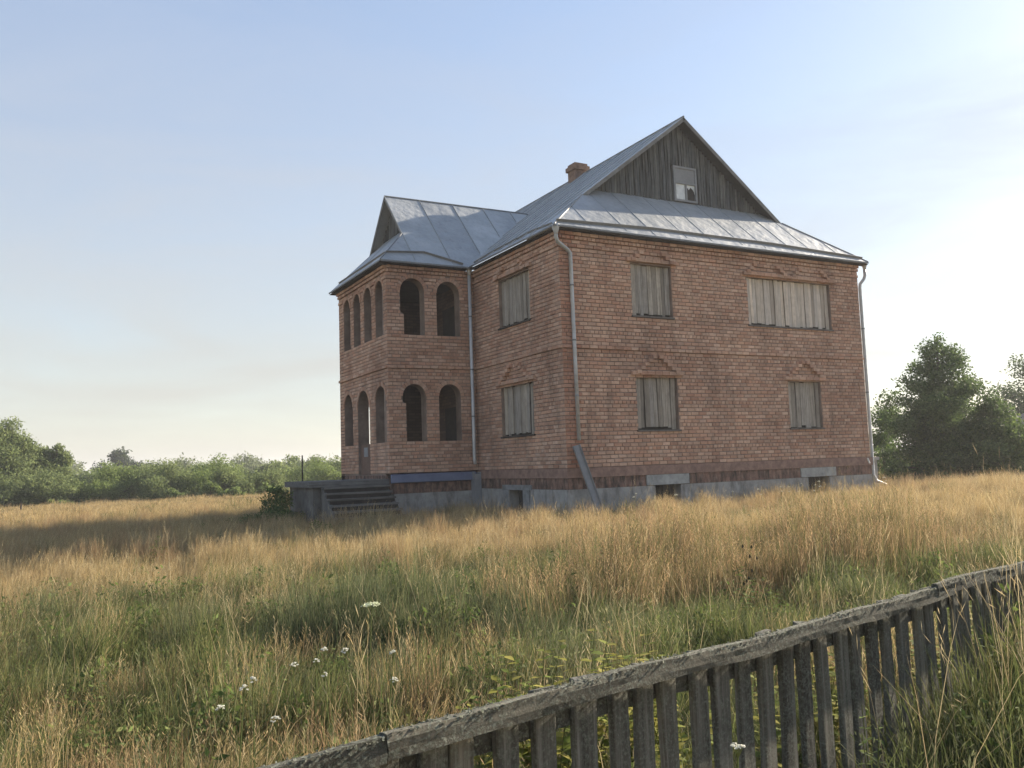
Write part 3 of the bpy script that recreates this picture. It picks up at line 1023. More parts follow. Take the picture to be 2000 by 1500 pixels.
# attic window in the gable
gp = lambda s, z, o: Vector((s, YG-o, z))
def gbox(name, s0, s1, z0, z1, o0, o1, mat, parent):
    mb = MB(); mb.box((s0, YG-o1, z0), (s1, YG-o0, z1)); 
    return mb.build(name, mat, parent)
gw = gbox('attic_window', GW[0]+.05, GW[1]-.05, GW[2]+.03, GW[3]-.05, -.049, -.04, WDARK, None); hp(gw)
for s0, s1, z0, z1 in ((GW[0], GW[0]+.07, GW[2], GW[3]), (GW[1]-.07, GW[1], GW[2], GW[3]), (GW[0]+.07, GW[1]-.07, GW[2], GW[2]+.06), (GW[0]+.07, GW[1]-.07, GW[3]-.07, GW[3]),
                       (GW[0]+.07, GW[1]-.07, 8.48, 8.54), (5.72, 5.78, GW[2]+.06, 8.48)):
    gbox('frame', s0, s1, z0, z1, -.04, .035, SHEET, gw)
gbox('sheet_panel', GW[0]+.07, GW[1]-.07, 8.54, GW[3]-.07, -.03, .01, SHEET, gw)
gbox('pane', GW[0]+.07, 5.72, GW[2]+.06, 8.48, -.012, -.004, GLASS, gw)
mb = MB()   # jagged remains of the broken pane
sh = [(5.78, 8.48), (5.78, 8.30), (5.83, 8.40), (5.88, 8.33), (5.95, 8.42), (6.03, 8.36), (6.08, 8.29), (6.11, 8.20), (6.11, 8.48)]
mb.add([gp(a, b, -.006) for a, b in sh]+[gp(a, b, -.012) for a, b in sh], [tuple(range(9)), tuple(range(17, 8, -1))])
mb.build('broken_pane', GLASS, gw)

# chimney
mb = MB()
cx, cy = RX-0.08, 7.15
mb.box((cx-.27, cy-.24, 9.9), (cx+.27, cy+.24, 10.60))
mb.box((cx-.33, cy-.30, 10.604), (cx+.33, cy+.30, 10.76))
mb.box((cx-.27, cy-.24, 10.764), (cx+.27, cy+.24, 10.86))
ch = mb.build('chimney', mat_plain('sooty_brick', (0.13, 0.085, 0.065), (0.30, 0.20, 0.15), 9, 0.95, 0.7), roof)

# downpipes
def funnel(p, parent):
    mb = MB(); x, y, z = p
    mb.tube([(x, y, z), (x, y, z-.06), (x, y, z-.20), (x, y, z-.26)], [.11, .105, .055, .05], 10)
    return mb.build('funnel', PIPE, parent, True)
def pipe(pts, r=0.05, brackets=()):
    mb = MB(); mb.tube(pts, r, 10)
    o = hp(mb.build('downpipe', PIPE, None, True))
    for a in brackets:
        m2 = MB(); a = Vector(a)
        m2.tube([a+Vector((0, 0, -.02)), a+Vector((0, 0, .02))], r+.008, 10)
        m2.build('bracket', METALD, o)
    return o
p1 = pipe([(-.17, -.17, 5.95), (-.17, -.17, 5.78), (-.10, -.13, 5.68), (.20, -.11, 5.50), (.28, -.10, 5.42), (.30, -.09, 3), (.32, -.09, 0.68)], .05,
          [(.287, -.097, 4.6), (.297, -.093, 3.2), (.31, -.09, 1.8)])
funnel((-.17, -.17, 6.10), p1)
p2 = pipe([(-.19, L1-.13, 5.95), (-.19, L1-.13, 0.35), (-.17, L1-.13, .18)], .05, [(-.19, L1-.13, 4.6), (-.19, L1-.13, 3), (-.19, L1-.13, 1.6)])
funnel((-.19, L1-.15, 6.12), p2)
p3 = pipe([(W+.24, -.10, 5.95), (W+.24, -.10, 5.70), (W+.2, -.08, 5.58), (W+.08, -.02, 5.42), (W+.075, -.01, 5.3), (W+.08, 0.0, -0.55), (W+.15, -.05, -.75), (W+.38, -.2, -.88)], .05,
          [(W+.075, -.01, 4), (W+.077, 0, 2)])
funnel((W+.24, -.10, 6.14), p3)
# box trough under the inner downpipe
mb = MB()
mb.box((-.27, L1-.25, -2.0), (-.25, L1-.02, -.05)); mb.box((-.06, L1-.25, -2.0), (-.04, L1-.02, -.05)); mb.box((-.249, L1-.25, -2.0), (-.061, L1-.23, -.1))
hp(mb.build('downpipe_box', SHEET))
# loose cable on the right end of the gable wall
mb = MB(); mb.tube([(W-.3, -.02, 2.3), (W-.27, -.025, 1.2), (W-.24, -.02, .2), (W-.2, -.03, -.05)], .006, 5)
cb = hp(mb.build('cable', WIRE))
mb = MB(); mb.tube([(W-.2, -.05, -.04), (W-.14, -.07, -.2)], [.03, .025], 8); mb.build('cable_end', WHITE, cb)

# porch stairs and landing
STEPC = mat_plain('stained_concrete', (0.07, 0.069, 0.064), (0.19, 0.185, 0.172), 3, 0.95, 0.6)
st = hbox('staircase', (-4.95, 5.12, -2.2), (-DP-.004, 7.6, -0.31), STEPC)
mb = MB(); mb.box((-5.08, 5.0, -0.306), (-DP-.005, 7.7, -0.15)); mb.build('landing_slab', WSTEP, st)
for k in range(6):
    z = -0.31 - 0.155*k
    y = 5.0 - 0.24*k
    mb = MB()
    j = rnd.uniform(-.03, .03)
    mb.box((-4.75+j, y-0.25, z-0.05), (-2.86+rnd.uniform(-.04, .03), y+0.06, z))
    mb.build('step', WSTEP, st)
    mb = MB(); mb.box((-4.72, y-0.2, z-0.16), (-2.9, y-.17, z-.052)); mb.build('riser', WDARK, st)
for x in (-4.70, -2.92):
    mb = MB(); mb.add([(x-.05, 5.0, -.32), (x-.05, 3.55, -1.26), (x-.05, 3.55, -2), (x-.05, 5.0, -2), (x+.05, 5.0, -.32), (x+.05, 3.55, -1.26), (x+.05, 3.55, -2), (x+.05, 5.0, -2)],
                      [(0,1,2,3),(7,6,5,4),(0,4,5,1),(1,5,6,2),(2,6,7,3),(3,7,4,0)])
    mb.build('string_wall', STEPC, st)
mb = MB(); mb.tube([(-4.6, 7.5, -.15), (-4.6, 7.5, .62)], .02, 6); mb.build('post', WDARK, st)

# ------------------------------------------------------------------ things beside the house
def pbend(pts): return [Vector(p) for p in pts]
# sheet-metal chute leaning on the corner
top_, bot = Vector((0.20, -.09, 0.55)), Vector((0.70, -.52, -1.5))
d = (bot-top_).normalized(); s_ = Vector((1, 0.05, 0)); s_ = (s_ - d*s_.dot(d)).normalized(); n_ = s_.cross(d); 
if n_.y > 0: n_ = -n_
v = []
for p in (top_, bot):
    for a, b in ((-.11, .07), (-.10, .005), (.10, .005), (.11, .07), (.103, .07), (.095, .012), (-.095, .012), (-.103, .07)):
        v.append(p + s_*a + n_*b)
mb = MB(); mb.add(v, [tuple(range(8)), tuple(range(15, 7, -1))]+[(i, i+8, (i+1) % 8+8, (i+1) % 8) for i in range(8)])
o = mb.build('metal_chute', SHEET)
bm = bmesh.new(); bm.from_mesh(o.data); bmesh.ops.recalc_face_normals(bm, faces=bm.faces); bm.to_mesh(o.data); bm.free()
tag(o, 'grey sheet-metal channel leaning against the near corner of the house', 'metal channel')
mb = MB()
mb.box((W+.35, .6, -1.6), (W+1.05, 1.5, -0.12)); mb.box((W+.3, .55, -.118), (W+1.1, 1.55, -0.02))
o = mb.build('concrete_block', CONC)
tag(o, 'grey concrete box standing behind the downpipe at the far corner', 'concrete block')

# ------------------------------------------------------------------ trees and bushes
def leaves_np(cent, size, r, bases, jit=0.25, up_bias=0.3, flat=0.5):
    """one rhombus per leaf (2 tris)"""
    n = len(cent)
    a = r.normal(size=(n, 3)); a[:, 2] += up_bias
    a /= np.linalg.norm(a, axis=1)[:, None]
    b = r.normal(size=(n, 3))
    b -= a*np.sum(a*b, 1)[:, None]
    b /= np.linalg.norm(b, axis=1)[:, None]
    s = size*(0.6+0.8*r.random(n))[:, None]
    c = np.cross(a, b)
    v = np.stack([cent - b*s, cent + c*s*flat + a*s*0.12, cent + b*s, cent - c*s*flat + a*s*0.12], 1).reshape(-1, 3)
    i = np.arange(n)*4
    f = np.stack([i, i+1, i+2, i+3], 1)
    idx = r.integers(0, len(bases), n)
    col = np.array(bases)[idx]*(1+jit*(r.random(n)-0.5)*2)[:, None]
    col = np.repeat(col, 4, 0)
    return v, f, np.clip(col, 0, 1)

def make_tree(name, base, H, clumps, nleaf, lsize, bases, seed, mat, trunk_r=0.12, flat=0.5, sprig=0.0, stems=1, up_bias=0.3):
    """clumps: list of (x, y, z, rx, rz) relative to base"""
    r = np.random.default_rng(seed)
    root = empty(name, base)
    tot = sum(c[3]**2 for c in clumps)
    cs = []
    for (x, y, z, rx, rz) in clumps:
        n = max(8, int(nleaf*rx*rx/tot))
        d = r.normal(size=(n, 3)); d /= np.linalg.norm(d, axis=1)[:, None]
        rad = r.random(n)**0.45
        # lumpy outline
        k1, k2 = r.uniform(0, 6, 2)
        lump = 1 + 0.22*np.sin(d[:, 0]*5+k1) * np.cos(d[:, 2]*6+k2) + 0.15*np.sin(d[:, 1]*9+k1)
        q = d*(rad*lump)[:, None]*np.array([rx, rx, rz]) + np.array([x, y, z])
        cs.append(q)
    cent = np.concatenate(cs)
    if sprig:
        cent = cent + r.normal(size=cent.shape)*sprig
    cent[:, 2] = np.maximum(cent[:, 2], 0.05)
    v, f, c = leaves_np(cent, lsize, r, bases, 0.3, up_bias, flat)
    np_mesh('crown', v, f, c, mat, root, quads=True)
    mb = MB()
    zt = max(c_[2] for c_ in clumps)
    if stems == 1:
        mb.tube([(0, 0, -.3), (0.05, 0.02, zt*.35), (-.05, .05, zt*.75), (0, 0, zt)], [trunk_r, trunk_r*.8, trunk_r*.45, trunk_r*.12], 7)
    for (x, y, z, rx, rz) in clumps[:26]:
        h0 = zt*0.25 if stems == 1 else -0.2
        h0 = min(h0, z*0.6)
        mb.tube([(0 if stems == 1 else x*.2, 0 if stems == 1 else y*.2, h0), (x*.5, y*.5, (h0+z)*.55), (x, y, z)], [trunk_r*.45, trunk_r*.3, trunk_r*.08], 5)
    mb.build('trunk', BARK, root)
    return root

def dome_clumps(r, W_, H_, n, low=0.15):
    """clumps over the skin of an uneven dome, plus a few inside"""
    out = []
    lob = r.uniform(0, 6.283, 4)
    for k in range(n):
        a = r.uniform(0, 6.283)
        dz = r.uniform(-.55, 1.0)
        q = math.sqrt(max(0.0, 1-max(dz, 0)**2))
        u = 1.0 if k % 3 else r.uniform(.2, .7)
        ir = 1 + .20*math.sin(2*a+lob[0]) + .14*math.sin(3*a+lob[1]+2*dz)
        s = r.uniform(.24, .42)*min(W_, H_*.8)
        top_ = H_*(.93+.14*math.sin(a+lob[2])) - s*.7
        x, y = math.cos(a)*q*u*(W_-s*.8)*ir, math.sin(a)*q*u*(W_-s*.8)*ir
        z = H_*.36 + (top_-H_*.36)*dz if dz > 0 else H_*.36*(1+dz*1.5)
        out.append((x, y, max(z, H_*low), s*1.1, s*.85))
    return out

def gpos(x, y): return (x, y, float(ground_z(x, y)))
lat_dir = Vector((0.8776, -0.4794)); fwd_dir = Vector((0.4794, 0.8776))
def from_cam(lat, dep):
    p = Vector((CAM.x, CAM.y)) + lat_dir*lat + fwd_dir*dep
    return p.x, p.y

# the big tree right of the house
r = np.random.default_rng(5)
cl = []
for z, rr in ((0.3, 2.5), (0.8, 2.7), (1.4, 2.75), (2.1, 2.6), (2.8, 2.45), (3.4, 2.2), (4.0, 1.8), (4.6, 1.35), (5.1, .85), (5.4, .5)):
    n = max(3, int(rr*6.5))
    for k in range(n):
        a = 6.283*k/n + r.uniform(-.4, .4)
        q = rr*r.uniform(.3, .97)
        cl.append((math.cos(a)*q, math.sin(a)*q, z+r.uniform(-.3, .3), r.uniform(.42, .72)*(1 if z < 3 else .85), r.uniform(.32, .5)*(1 if z < 3 else .9)))
for z in (.9, 1.7, 2.5, 3.3, 4.1):
    for k in range(4):
        cl.append((r.uniform(-.9, .9), r.uniform(-.9, .9), z, 1.15-.13*z, .7))
cl.append((0, 0, 5.75, .22, .3)); cl.append((-.4, .3, 5.3, .3, .3)); cl.append((0.7, -.3, 5.1, .32, .32))
x, y = from_cam(17.15, 34)
DKL = [(0.085, 0.13, 0.045), (0.105, 0.16, 0.055), (0.065, 0.105, 0.038), (0.13, 0.185, 0.065)]
o = make_tree('broadleaf_tree', gpos(x, y), 6, cl, 64000, 0.055, DKL, 3, LEAF, 0.14, 0.55)
tag(o, 'dark green broadleaf tree beside the brick house, thinning to a pointed top', 'tree')
# its lower neighbour reaching right, in sun
cl = dome_clumps(np.random.default_rng(8), 2.1, 3.5, 44, .05)
x, y = from_cam(18.5, 33.4)
o = make_tree('leafy_shrub', gpos(x, y), 3.6, cl, 26000, 0.06, [(0.09, 0.135, 0.04), (0.13, 0.18, 0.055), (0.07, 0.11, 0.035)], 4, LEAF, 0.09, 0.55, stems=3)
tag(o, 'sunlit green shrub leaning out to the right of the dark tree', 'shrub')
cl = dome_clumps(np.random.default_rng(9), 1.6, 3.4, 16)
x, y = from_cam(16.4, 38)
o = make_tree('leafy_shrub', gpos(x, y), 3.4, cl, 8000, 0.06, [(0.09, 0.15, 0.045), (0.12, 0.18, 0.055)], 6, LEAF, 0.09, 0.55, stems=3)
tag(o, 'bright green shrub showing between the house corner and the dark tree', 'shrub')
cl = dome_clumps(np.random.default_rng(14), 2.8, 6.7, 46, 0.15)
x, y = from_cam(33.4, 55)
o = make_tree('broadleaf_tree', gpos(x, y), 8, cl, 16000, 0.085, [(0.05, 0.08, 0.03), (0.065, 0.10, 0.035), (0.08, 0.115, 0.045)], 15, LEAF, 0.16, 0.55)
tag(o, 'taller round tree standing behind the grey shed roof', 'tree')
cl = dome_clumps(np.random.default_rng(24), 1.3, 1.3, 10)
x, y = from_cam(21.6, 34.5)
o = make_tree('low_bush', gpos(x, y), 1.3, cl, 2500, 0.08, [(0.09, 0.12, 0.035), (0.12, 0.15, 0.045)], 25, LEAF, 0.05, 0.5, stems=3)
tag(o, 'low olive bush in the grass below the grey shed', 'bush')
# shed at the right edge
sx, sy = from_cam(29.5, 46)
sh_ = empty('shed', gpos(sx, sy))
tag(sh_, 'grey shed with a low pitched roof half hidden behind shrubs', 'shed')
mb = MB(); mb.box((-3, -2, -.2), (3, 2, 1.9)); mb.build('wall', WGABLE, sh_)
mb = MB()
mb.add([(-3.3, -2.4, 1.85), (3.3, -2.4, 1.85), (3.3, 0, 3.0), (-3.3, 0, 3.0), (-3.3, 2.4, 1.85), (3.3, 2.4, 1.85), (-3, -2, 1.86), (3, -2, 1.86), (-3, 2, 1.86), (3, 2, 1.86)],
       [(0,1,2,3), (3,2,5,4), (0,3,4), (1,5,2), (0,4,5,1)])
mb.build('roof', SHEET, sh_)
mb = MB(); mb.box((-.5, -2.03, -.1), (.5, -2.005, 1.7)); mb.build('door', WDARK, sh_)

# left background: tall tree, rows of willow bushes, a lone dark tree
OL = [(0.165, 0.21, 0.085), (0.205, 0.25, 0.10), (0.24, 0.285, 0.12), (0.135, 0.175, 0.07)]
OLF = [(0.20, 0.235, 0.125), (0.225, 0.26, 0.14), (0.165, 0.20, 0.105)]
OLB = [(0.20, 0.26, 0.085), (0.235, 0.295, 0.10), (0.165, 0.22, 0.07)]
cl = dome_clumps(np.random.default_rng(31), 2.6, 6.2, 80, .03)
x, y = from_cam(-35.2, 60)
tag(make_tree('willow_tree', gpos(x, y), 6, cl, 34000, 0.12, OL, 32, LEAFF, .12, .3), 'tall rounded willow towering over the bushes at the field edge', 'tree')
cl = dome_clumps(np.random.default_rng(33), 1.5, 4.6, 36, .05)
x, y = from_cam(-32.6, 61)
tag(make_tree('willow_tree', gpos(x, y), 5, cl, 16000, 0.12, OL, 34, LEAFF, .10, .3), 'narrower willow shouldering the tall rounded willow', 'tree')
rb = np.random.default_rng(40)
k = 0
# (pixel-free layout) front row along the field edge
for lat, dep, w_, h_ in ((-37.5,57,2.4,3.4),(-34.2,57,2.2,2.6),(-31.5,58,2.2,2.9),(-28.6,60,2.1,2.8),(-26.4,62,2.2,2.9),(-24.0,59,1.9,2.7),(-21.6,61,2.1,3.0),
                         (-19.6,58,1.4,2.1),(-17.6,60,1.6,2.3),(-15.2,66,2.0,2.5),(-12.8,68,1.9,2.4),(-41,58,2.5,3.2),(-44,60,2.5,3.4)):
    x, y = from_cam(lat, dep)
    cl = dome_clumps(np.random.default_rng(100+k), w_*1.25, h_*1.05, 30, .03)
    o = make_tree('willow_bush', gpos(x, y), h_, cl, 11000, 0.095, OL if k % 3 else OLB, 200+k, LEAFF, .04, .3, stems=3)
    tag(o, 'rounded olive-green willow bush at the near edge of the thicket', 'bush', 'willow bushes along the field edge'); k += 1
for lat, dep, w_, h_ in ((-20.0,56.5,.9,1.3),(-18.2,56,.8,1.1),(-16.6,57,.8,1.2),(-22.6,57,.7,1.1),(-29.5,56,.7,1.0)):
    x, y = from_cam(lat, dep)
    cl = dome_clumps(np.random.default_rng(150+k), w_, h_, 9, .1)
    o = make_tree('sapling_bush', gpos(x, y), h_, cl, 2000, 0.075, OLB, 260+k, LEAFF, .03, .5, stems=3)
    tag(o, 'small bright green sapling bush in front of the willow thicket', 'bush', 'saplings before the thicket'); k += 1
for row, (dep, step, h0, label, grp) in enumerate(((84, 4.2, 3.3, 'grey-green willow bush in the middle of the thicket', 'willow bushes inside the thicket'),
                                                   (118, 5.6, 4.1, 'hazy rounded bush along the skyline of the thicket', 'bushes on the thicket skyline'))):
    lat = -0.68*dep
    while lat < -0.14*dep:
        w_ = rb.uniform(2.0, 3.0)*(dep/84)**.5
        h_ = h0*rb.uniform(.85, 1.2)
        x, y = from_cam(lat+rb.uniform(-1, 1), dep+rb.uniform(-6, 6))
        cl = dome_clumps(np.random.default_rng(300+k), w_*1.3, h_, 24, .03)
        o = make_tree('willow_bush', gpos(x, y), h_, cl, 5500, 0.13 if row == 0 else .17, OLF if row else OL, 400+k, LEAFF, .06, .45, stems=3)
        tag(o, label, 'bush', grp); k += 1
        lat += step*rb.uniform(.75, 1.15)
cl = dome_clumps(np.random.default_rng(71), 3.6, 6.3, 40, .12)
x, y = from_cam(-59.5, 130)
tag(make_tree('broadleaf_tree', gpos(x, y), 6, cl, 9000, 0.2, [(0.06, 0.085, 0.05), (0.075, 0.1, 0.055)], 72, LEAFF, .2, .5), 'lone dark tree rising above the distant bushes', 'tree')
# dark bush beside the porch landing
cl = dome_clumps(np.random.default_rng(81), .85, 1.3, 18, .05)
tag(make_tree('low_bush', gpos(-5.55, 6.4), 1.2, cl, 9000, 0.035, DKL, 82, LEAF, .03, .5, stems=3), 'dark green bush beside the porch landing', 'bush')
# stakes and a log in the left field
for lat, dep, h in ((-26.5, 46, .75), (-12.9, 50, .6)):
    x, y = from_cam(lat, dep); g = gpos(x, y)
    mb = MB(); mb.tube([(g[0], g[1], g[2]-.2), (g[0]+.03, g[1], g[2]+h)], [.05, .04], 7)
    tag(mb.build('wooden_stake', WDARK), 'short dark wooden stake standing in the dry field', 'stake', 'stakes in the field')
a, b = from_cam(-16.5, 49), from_cam(-12.2, 48.2)
mb = MB(); mb.tube([(a[0], a[1], float(ground_z(*a))+.36), (b[0], b[1], float(ground_z(*b))+.36)], [.06, .05], 7)
for q in (a, b):
    g = gpos(*q); mb.tube([(g[0], g[1], g[2]-.2), (g[0], g[1], g[2]+.42)], .05, 6)
tag(mb.build('pole_barrier', WDARK), 'low horizontal pole on two posts beyond the porch bush', 'barrier')

# ------------------------------------------------------------------ picket fence
FA = Vector((-10.9, -15.93, 0)); FB = Vector((-6.4, -15.0, 0))
fdir = (FB-FA).normalized()
fn = Vector((fdir.y, -fdir.x, 0))          # towards the road
fence = empty('picket_fence', (FA.x, FA.y, -1.5))
tag(fence, 'weathered grey picket fence with a lichen-covered top rail', 'fence')
fang = math.atan2(fdir.y, fdir.x)
def ftop(s): return -0.50 + 0.006*math.sin(s*2.1) + 0.004*math.sin(s*5.3+1)
fr_ = random.Random(77)
fence.rotation_euler = (0, 0, fang)
def fbuild(mb, name, mat, parent=None):
    o = mb.build(name, mat, parent or fence)
    return o
# local fence frame: x along, y = away from the road (inside), z from -1.5
def rail(x0, x1, zt, zb, y0, y1, name, mat, seed, rough=0.004):
    r = random.Random(seed)
    m = int((x1-x0)/0.035)+2
    v, f = [], []
    prof = [(y0, 0), (y1, 0), (y1, .35), (y1, .7), (y1-.004, 1), ((y0+y1)/2, 1.02), (y0+.004, 1), (y0, .7), (y0, .35)]
    ph = [r.uniform(0, 6) for _ in prof]
    k = len(prof)
    for i in range(m):
        x = x0+(x1-x0)*i/(m-1)
        t = zt(x); b = zb(x)
        for j, (yy, u) in enumerate(prof):
            v.append((x + (r.uniform(-.004, .004) if i in (0, m-1) else 0), yy + r.uniform(-rough, rough)*.7 + .002*math.sin(x*9+ph[j]), b+(t-b)*u + r.uniform(-rough, rough) + .002*math.sin(x*13+ph[j])))
    for i in range(m-1):
        for j in range(k):
            j2 = (j+1) % k
            f.append((i*k+j, i*k+j2, (i+1)*k+j2, (i+1)*k+j))
    f.append(tuple(range(k))); f.append(tuple(range((m-1)*k, m*k)))
    mb = MB(); mb.add(v, f)
    o = fbuild(mb, name, mat)
    bm = bmesh.new(); bm.from_mesh(o.data); bmesh.ops.recalc_face_normals(bm, faces=bm.faces); bm.to_mesh(o.data); bm.free()
    return o
Z0 = 1.5
S0, S1 = -3.2, 10.5
zt = lambda x: Z0+ftop(x)
j1, j2 = 0.33, 3.46
rail(S0, j1-.0015, lambda x: zt(x)-.005, lambda x: zt(x)-.064, -.058, -.022, 'top_rail', WRAIL, 1, .0007)
rail(j1+.0015, j2+.10, zt, lambda x: zt(x)-.060, -.060, -.024, 'top_rail', WRAIL, 2, .0007)
rail(j2-.10, S1, lambda x: zt(x)+.014, lambda x: zt(x)-.045, -.050, -.018, 'top_rail', WRAIL, 3, .0007).location = (0, -.012, .0)
rail(S0, S1, lambda x: zt(x)-.072, lambda x: zt(x)-.140, .016, .062, 'back_rail', WRAIL, 4, .0008)
rail(S0, S1, lambda x: zt(x)-.70, lambda x: zt(x)-.76, .016, .062, 'back_rail', WRAIL, 5, .0008)
def picket_mesh(seed):
    r = random.Random(seed)
    w_ = r.uniform(.035, .042)
    v, f = [], []
    m = 14
    H_ = 1.0
    p1_, p2_ = r.uniform(0, 6), r.uniform(0, 6)
    for i in range(m):
        z = H_*i/(m-1)
        e0 = .004*math.sin(z*6+p1_)+r.uniform(-.0018, .0018); e1 = .004*math.sin(z*5+p2_)+r.uniform(-.0018, .0018)
        c = .004
        for x, y in ((-w_+e0, -.008), (-w_+c+e0, -.012), (w_-c+e1, -.012), (w_+e1, -.008), (w_+e1, .012), (-w_+e0, .012)):
            v.append((x, y+r.uniform(-.001, .001), z + (r.uniform(-.012, .012) if i == m-1 else 0)))
    for i in range(m-1):
        for j in range(6):
            k2 = (j+1) % 6
            f.append((i*6+j, i*6+k2, (i+1)*6+k2, (i+1)*6+j))
    f.append(tuple(range(5, -1, -1))); f.append(tuple(range((m-1)*6, m*6)))
    mb = MB(); mb.add(v, f)
    return mb
pm = []
x = S0+.05
k = 0
while x < S1-.03:
    if k < 9:
        o = picket_mesh(500+k).build('picket', WFENCE, fence); pm.append(o.data)
    else:
        o = bpy.data.objects.new('picket', pm[fr_.randrange(9)]); COL.objects.link(o); o.parent = fence
    h_ = zt(x)-.012+fr_.uniform(-.010, .006)-(.016 if x < j1 else 0)
    o.location = (x, 0.0, -0.06)
    o.scale = (fr_.uniform(.92, 1.08), 1, (h_+.06))
    o.rotation_euler = (0, fr_.uniform(-.022, .022), fr_.uniform(-.05, .05))
    x += 0.137*fr_.uniform(.88, 1.12)
    k += 1
# lichen crumbs along the rail top
r = np.random.default_rng(90)
n = 9000
sx_ = r.uniform(S0, S1, n)
cent = np.stack([sx_, r.uniform(-.062, -.018, n), np.array([zt(a) for a in sx_]) + r.uniform(-.005, .002, n)+np.where(sx_ > j2, .012, 0)-np.where(sx_ < j1, .006, 0)], 1)
v, f, c = leaves_np(cent, 0.0042, r, [(0.16, 0.175, 0.14), (0.24, 0.25, 0.21), (0.11, 0.115, 0.095)], .3, .6, .8)
o = np_mesh('lichen', v, f, c, LEAFF, fence, quads=True); o['kind'] = 'stuff'

# ------------------------------------------------------------------ plants
def umbel_plant(loc, h, lean, nu, seed, size=0.05, cols=((.78, .77, .70), (.68, .68, .58))):
    r = np.random.default_rng(seed)
    root = empty('umbel_flower', loc)
    mb = MB()
    heads = []
    top_ = Vector((lean[0], lean[1], h))
    mb.tube([(0, 0, -.05), (lean[0]*.35, lean[1]*.35, h*.55), tuple(top_)], [.004, .0035, .0025], 5, (.16, .19, .07))
    heads.append(top_)
    for k in range(nu-1):
        a = r.uniform(0, 6.28)
        b = top_*r.uniform(.5, .75)
        e = b + Vector((math.cos(a)*.09, math.sin(a)*.09, r.uniform(.08, .2)))
        mb.tube([tuple(b), tuple((b+e)/2+Vector((0, 0, -.02))), tuple(e)], [.003, .0025, .002], 4, (.16, .19, .07))
        heads.append(e)
    fl = []
    for hd in heads:
        s = size*r.uniform(.75, 1.15)
        for k in range(9):
            a = 6.283*k/9 + r.uniform(-.2, .2); q = s*math.sqrt(r.uniform(.05, 1))
            e = hd + Vector((math.cos(a)*q, math.sin(a)*q, .012+.02*(1-(q/s)**2)))
            mb.tube([tuple(hd-Vector((0, 0, .015))), tuple(e)], [.0012, .001], 3, (.2, .23, .09), False)
            m = 14
            cc = np.array(e)[None]+r.normal(size=(m, 3))*np.array([s*.17, s*.17, s*.05])
            fl.append(cc)
        v, f, c = leaves_np(np.concatenate(fl), s*.10+.0015, r, cols, .15, 1.2, .9)
        np_mesh('flower_head', v, f, c, PETAL, root, quads=True)
        fl = []
    mb.build('stem', GRASS, root)
    return root
def gp3(x, y): return (x, y, float(ground_z(x, y)))
o = umbel_plant(gp3(-9.55, -12.8), .78, (.03, 0), 1, 601, .045, ((.62, .68, .45), (.72, .75, .55)))
tag(o, 'tallest umbel flower with a broad greenish-white head in the grass', 'flower')
for i, (x, y, h, nu) in enumerate(((-10.0, -13.6, .70, 1), (-9.88, -13.55, .68, 1), (-9.86, -13.95, .72, 2), (-10.1, -13.05, .55, 1), (-9.98, -13.15, .56, 1), (-10.5, -14.1, .72, 2), (-10.62, -14.3, .74, 2),
                              (-10.1, -13.9, .64, 1))):
    o = umbel_plant(gp3(x, y), h, (rnd.uniform(-.06, .06), rnd.uniform(-.06, .06)), nu, 610+i, .019)
    tag(o, 'small white-headed umbel flower in the brown grass behind the fence', 'flower', 'white flowers behind the fence')
for i, s in enumerate((0.9, 2.1, 4.2, 5.2, 5.9, 6.3, 6.6, 6.9, 7.2, 9.7)):
    x, y = s, -1.1-0.5*rnd.random()
    o = umbel_plant(gp3(x, y), .62+.14*rnd.random(), (rnd.uniform(-.05, .05), 0), 2, 640+i, .03)
    tag(o, 'white umbel flower growing along the foundation of the house', 'flower', 'white flowers by the house wall')
for i, (x, y) in enumerate(((-9.75, -16.2), (-10.0, -16.15))):
    o = umbel_plant((x, y, -1.45), .84-.05*i, (.03, -.02), 2, 670+i, .013)
    tag(o, 'thin white-flowered stalk standing on the road side of the fence', 'flower', 'white stalks before the fence')

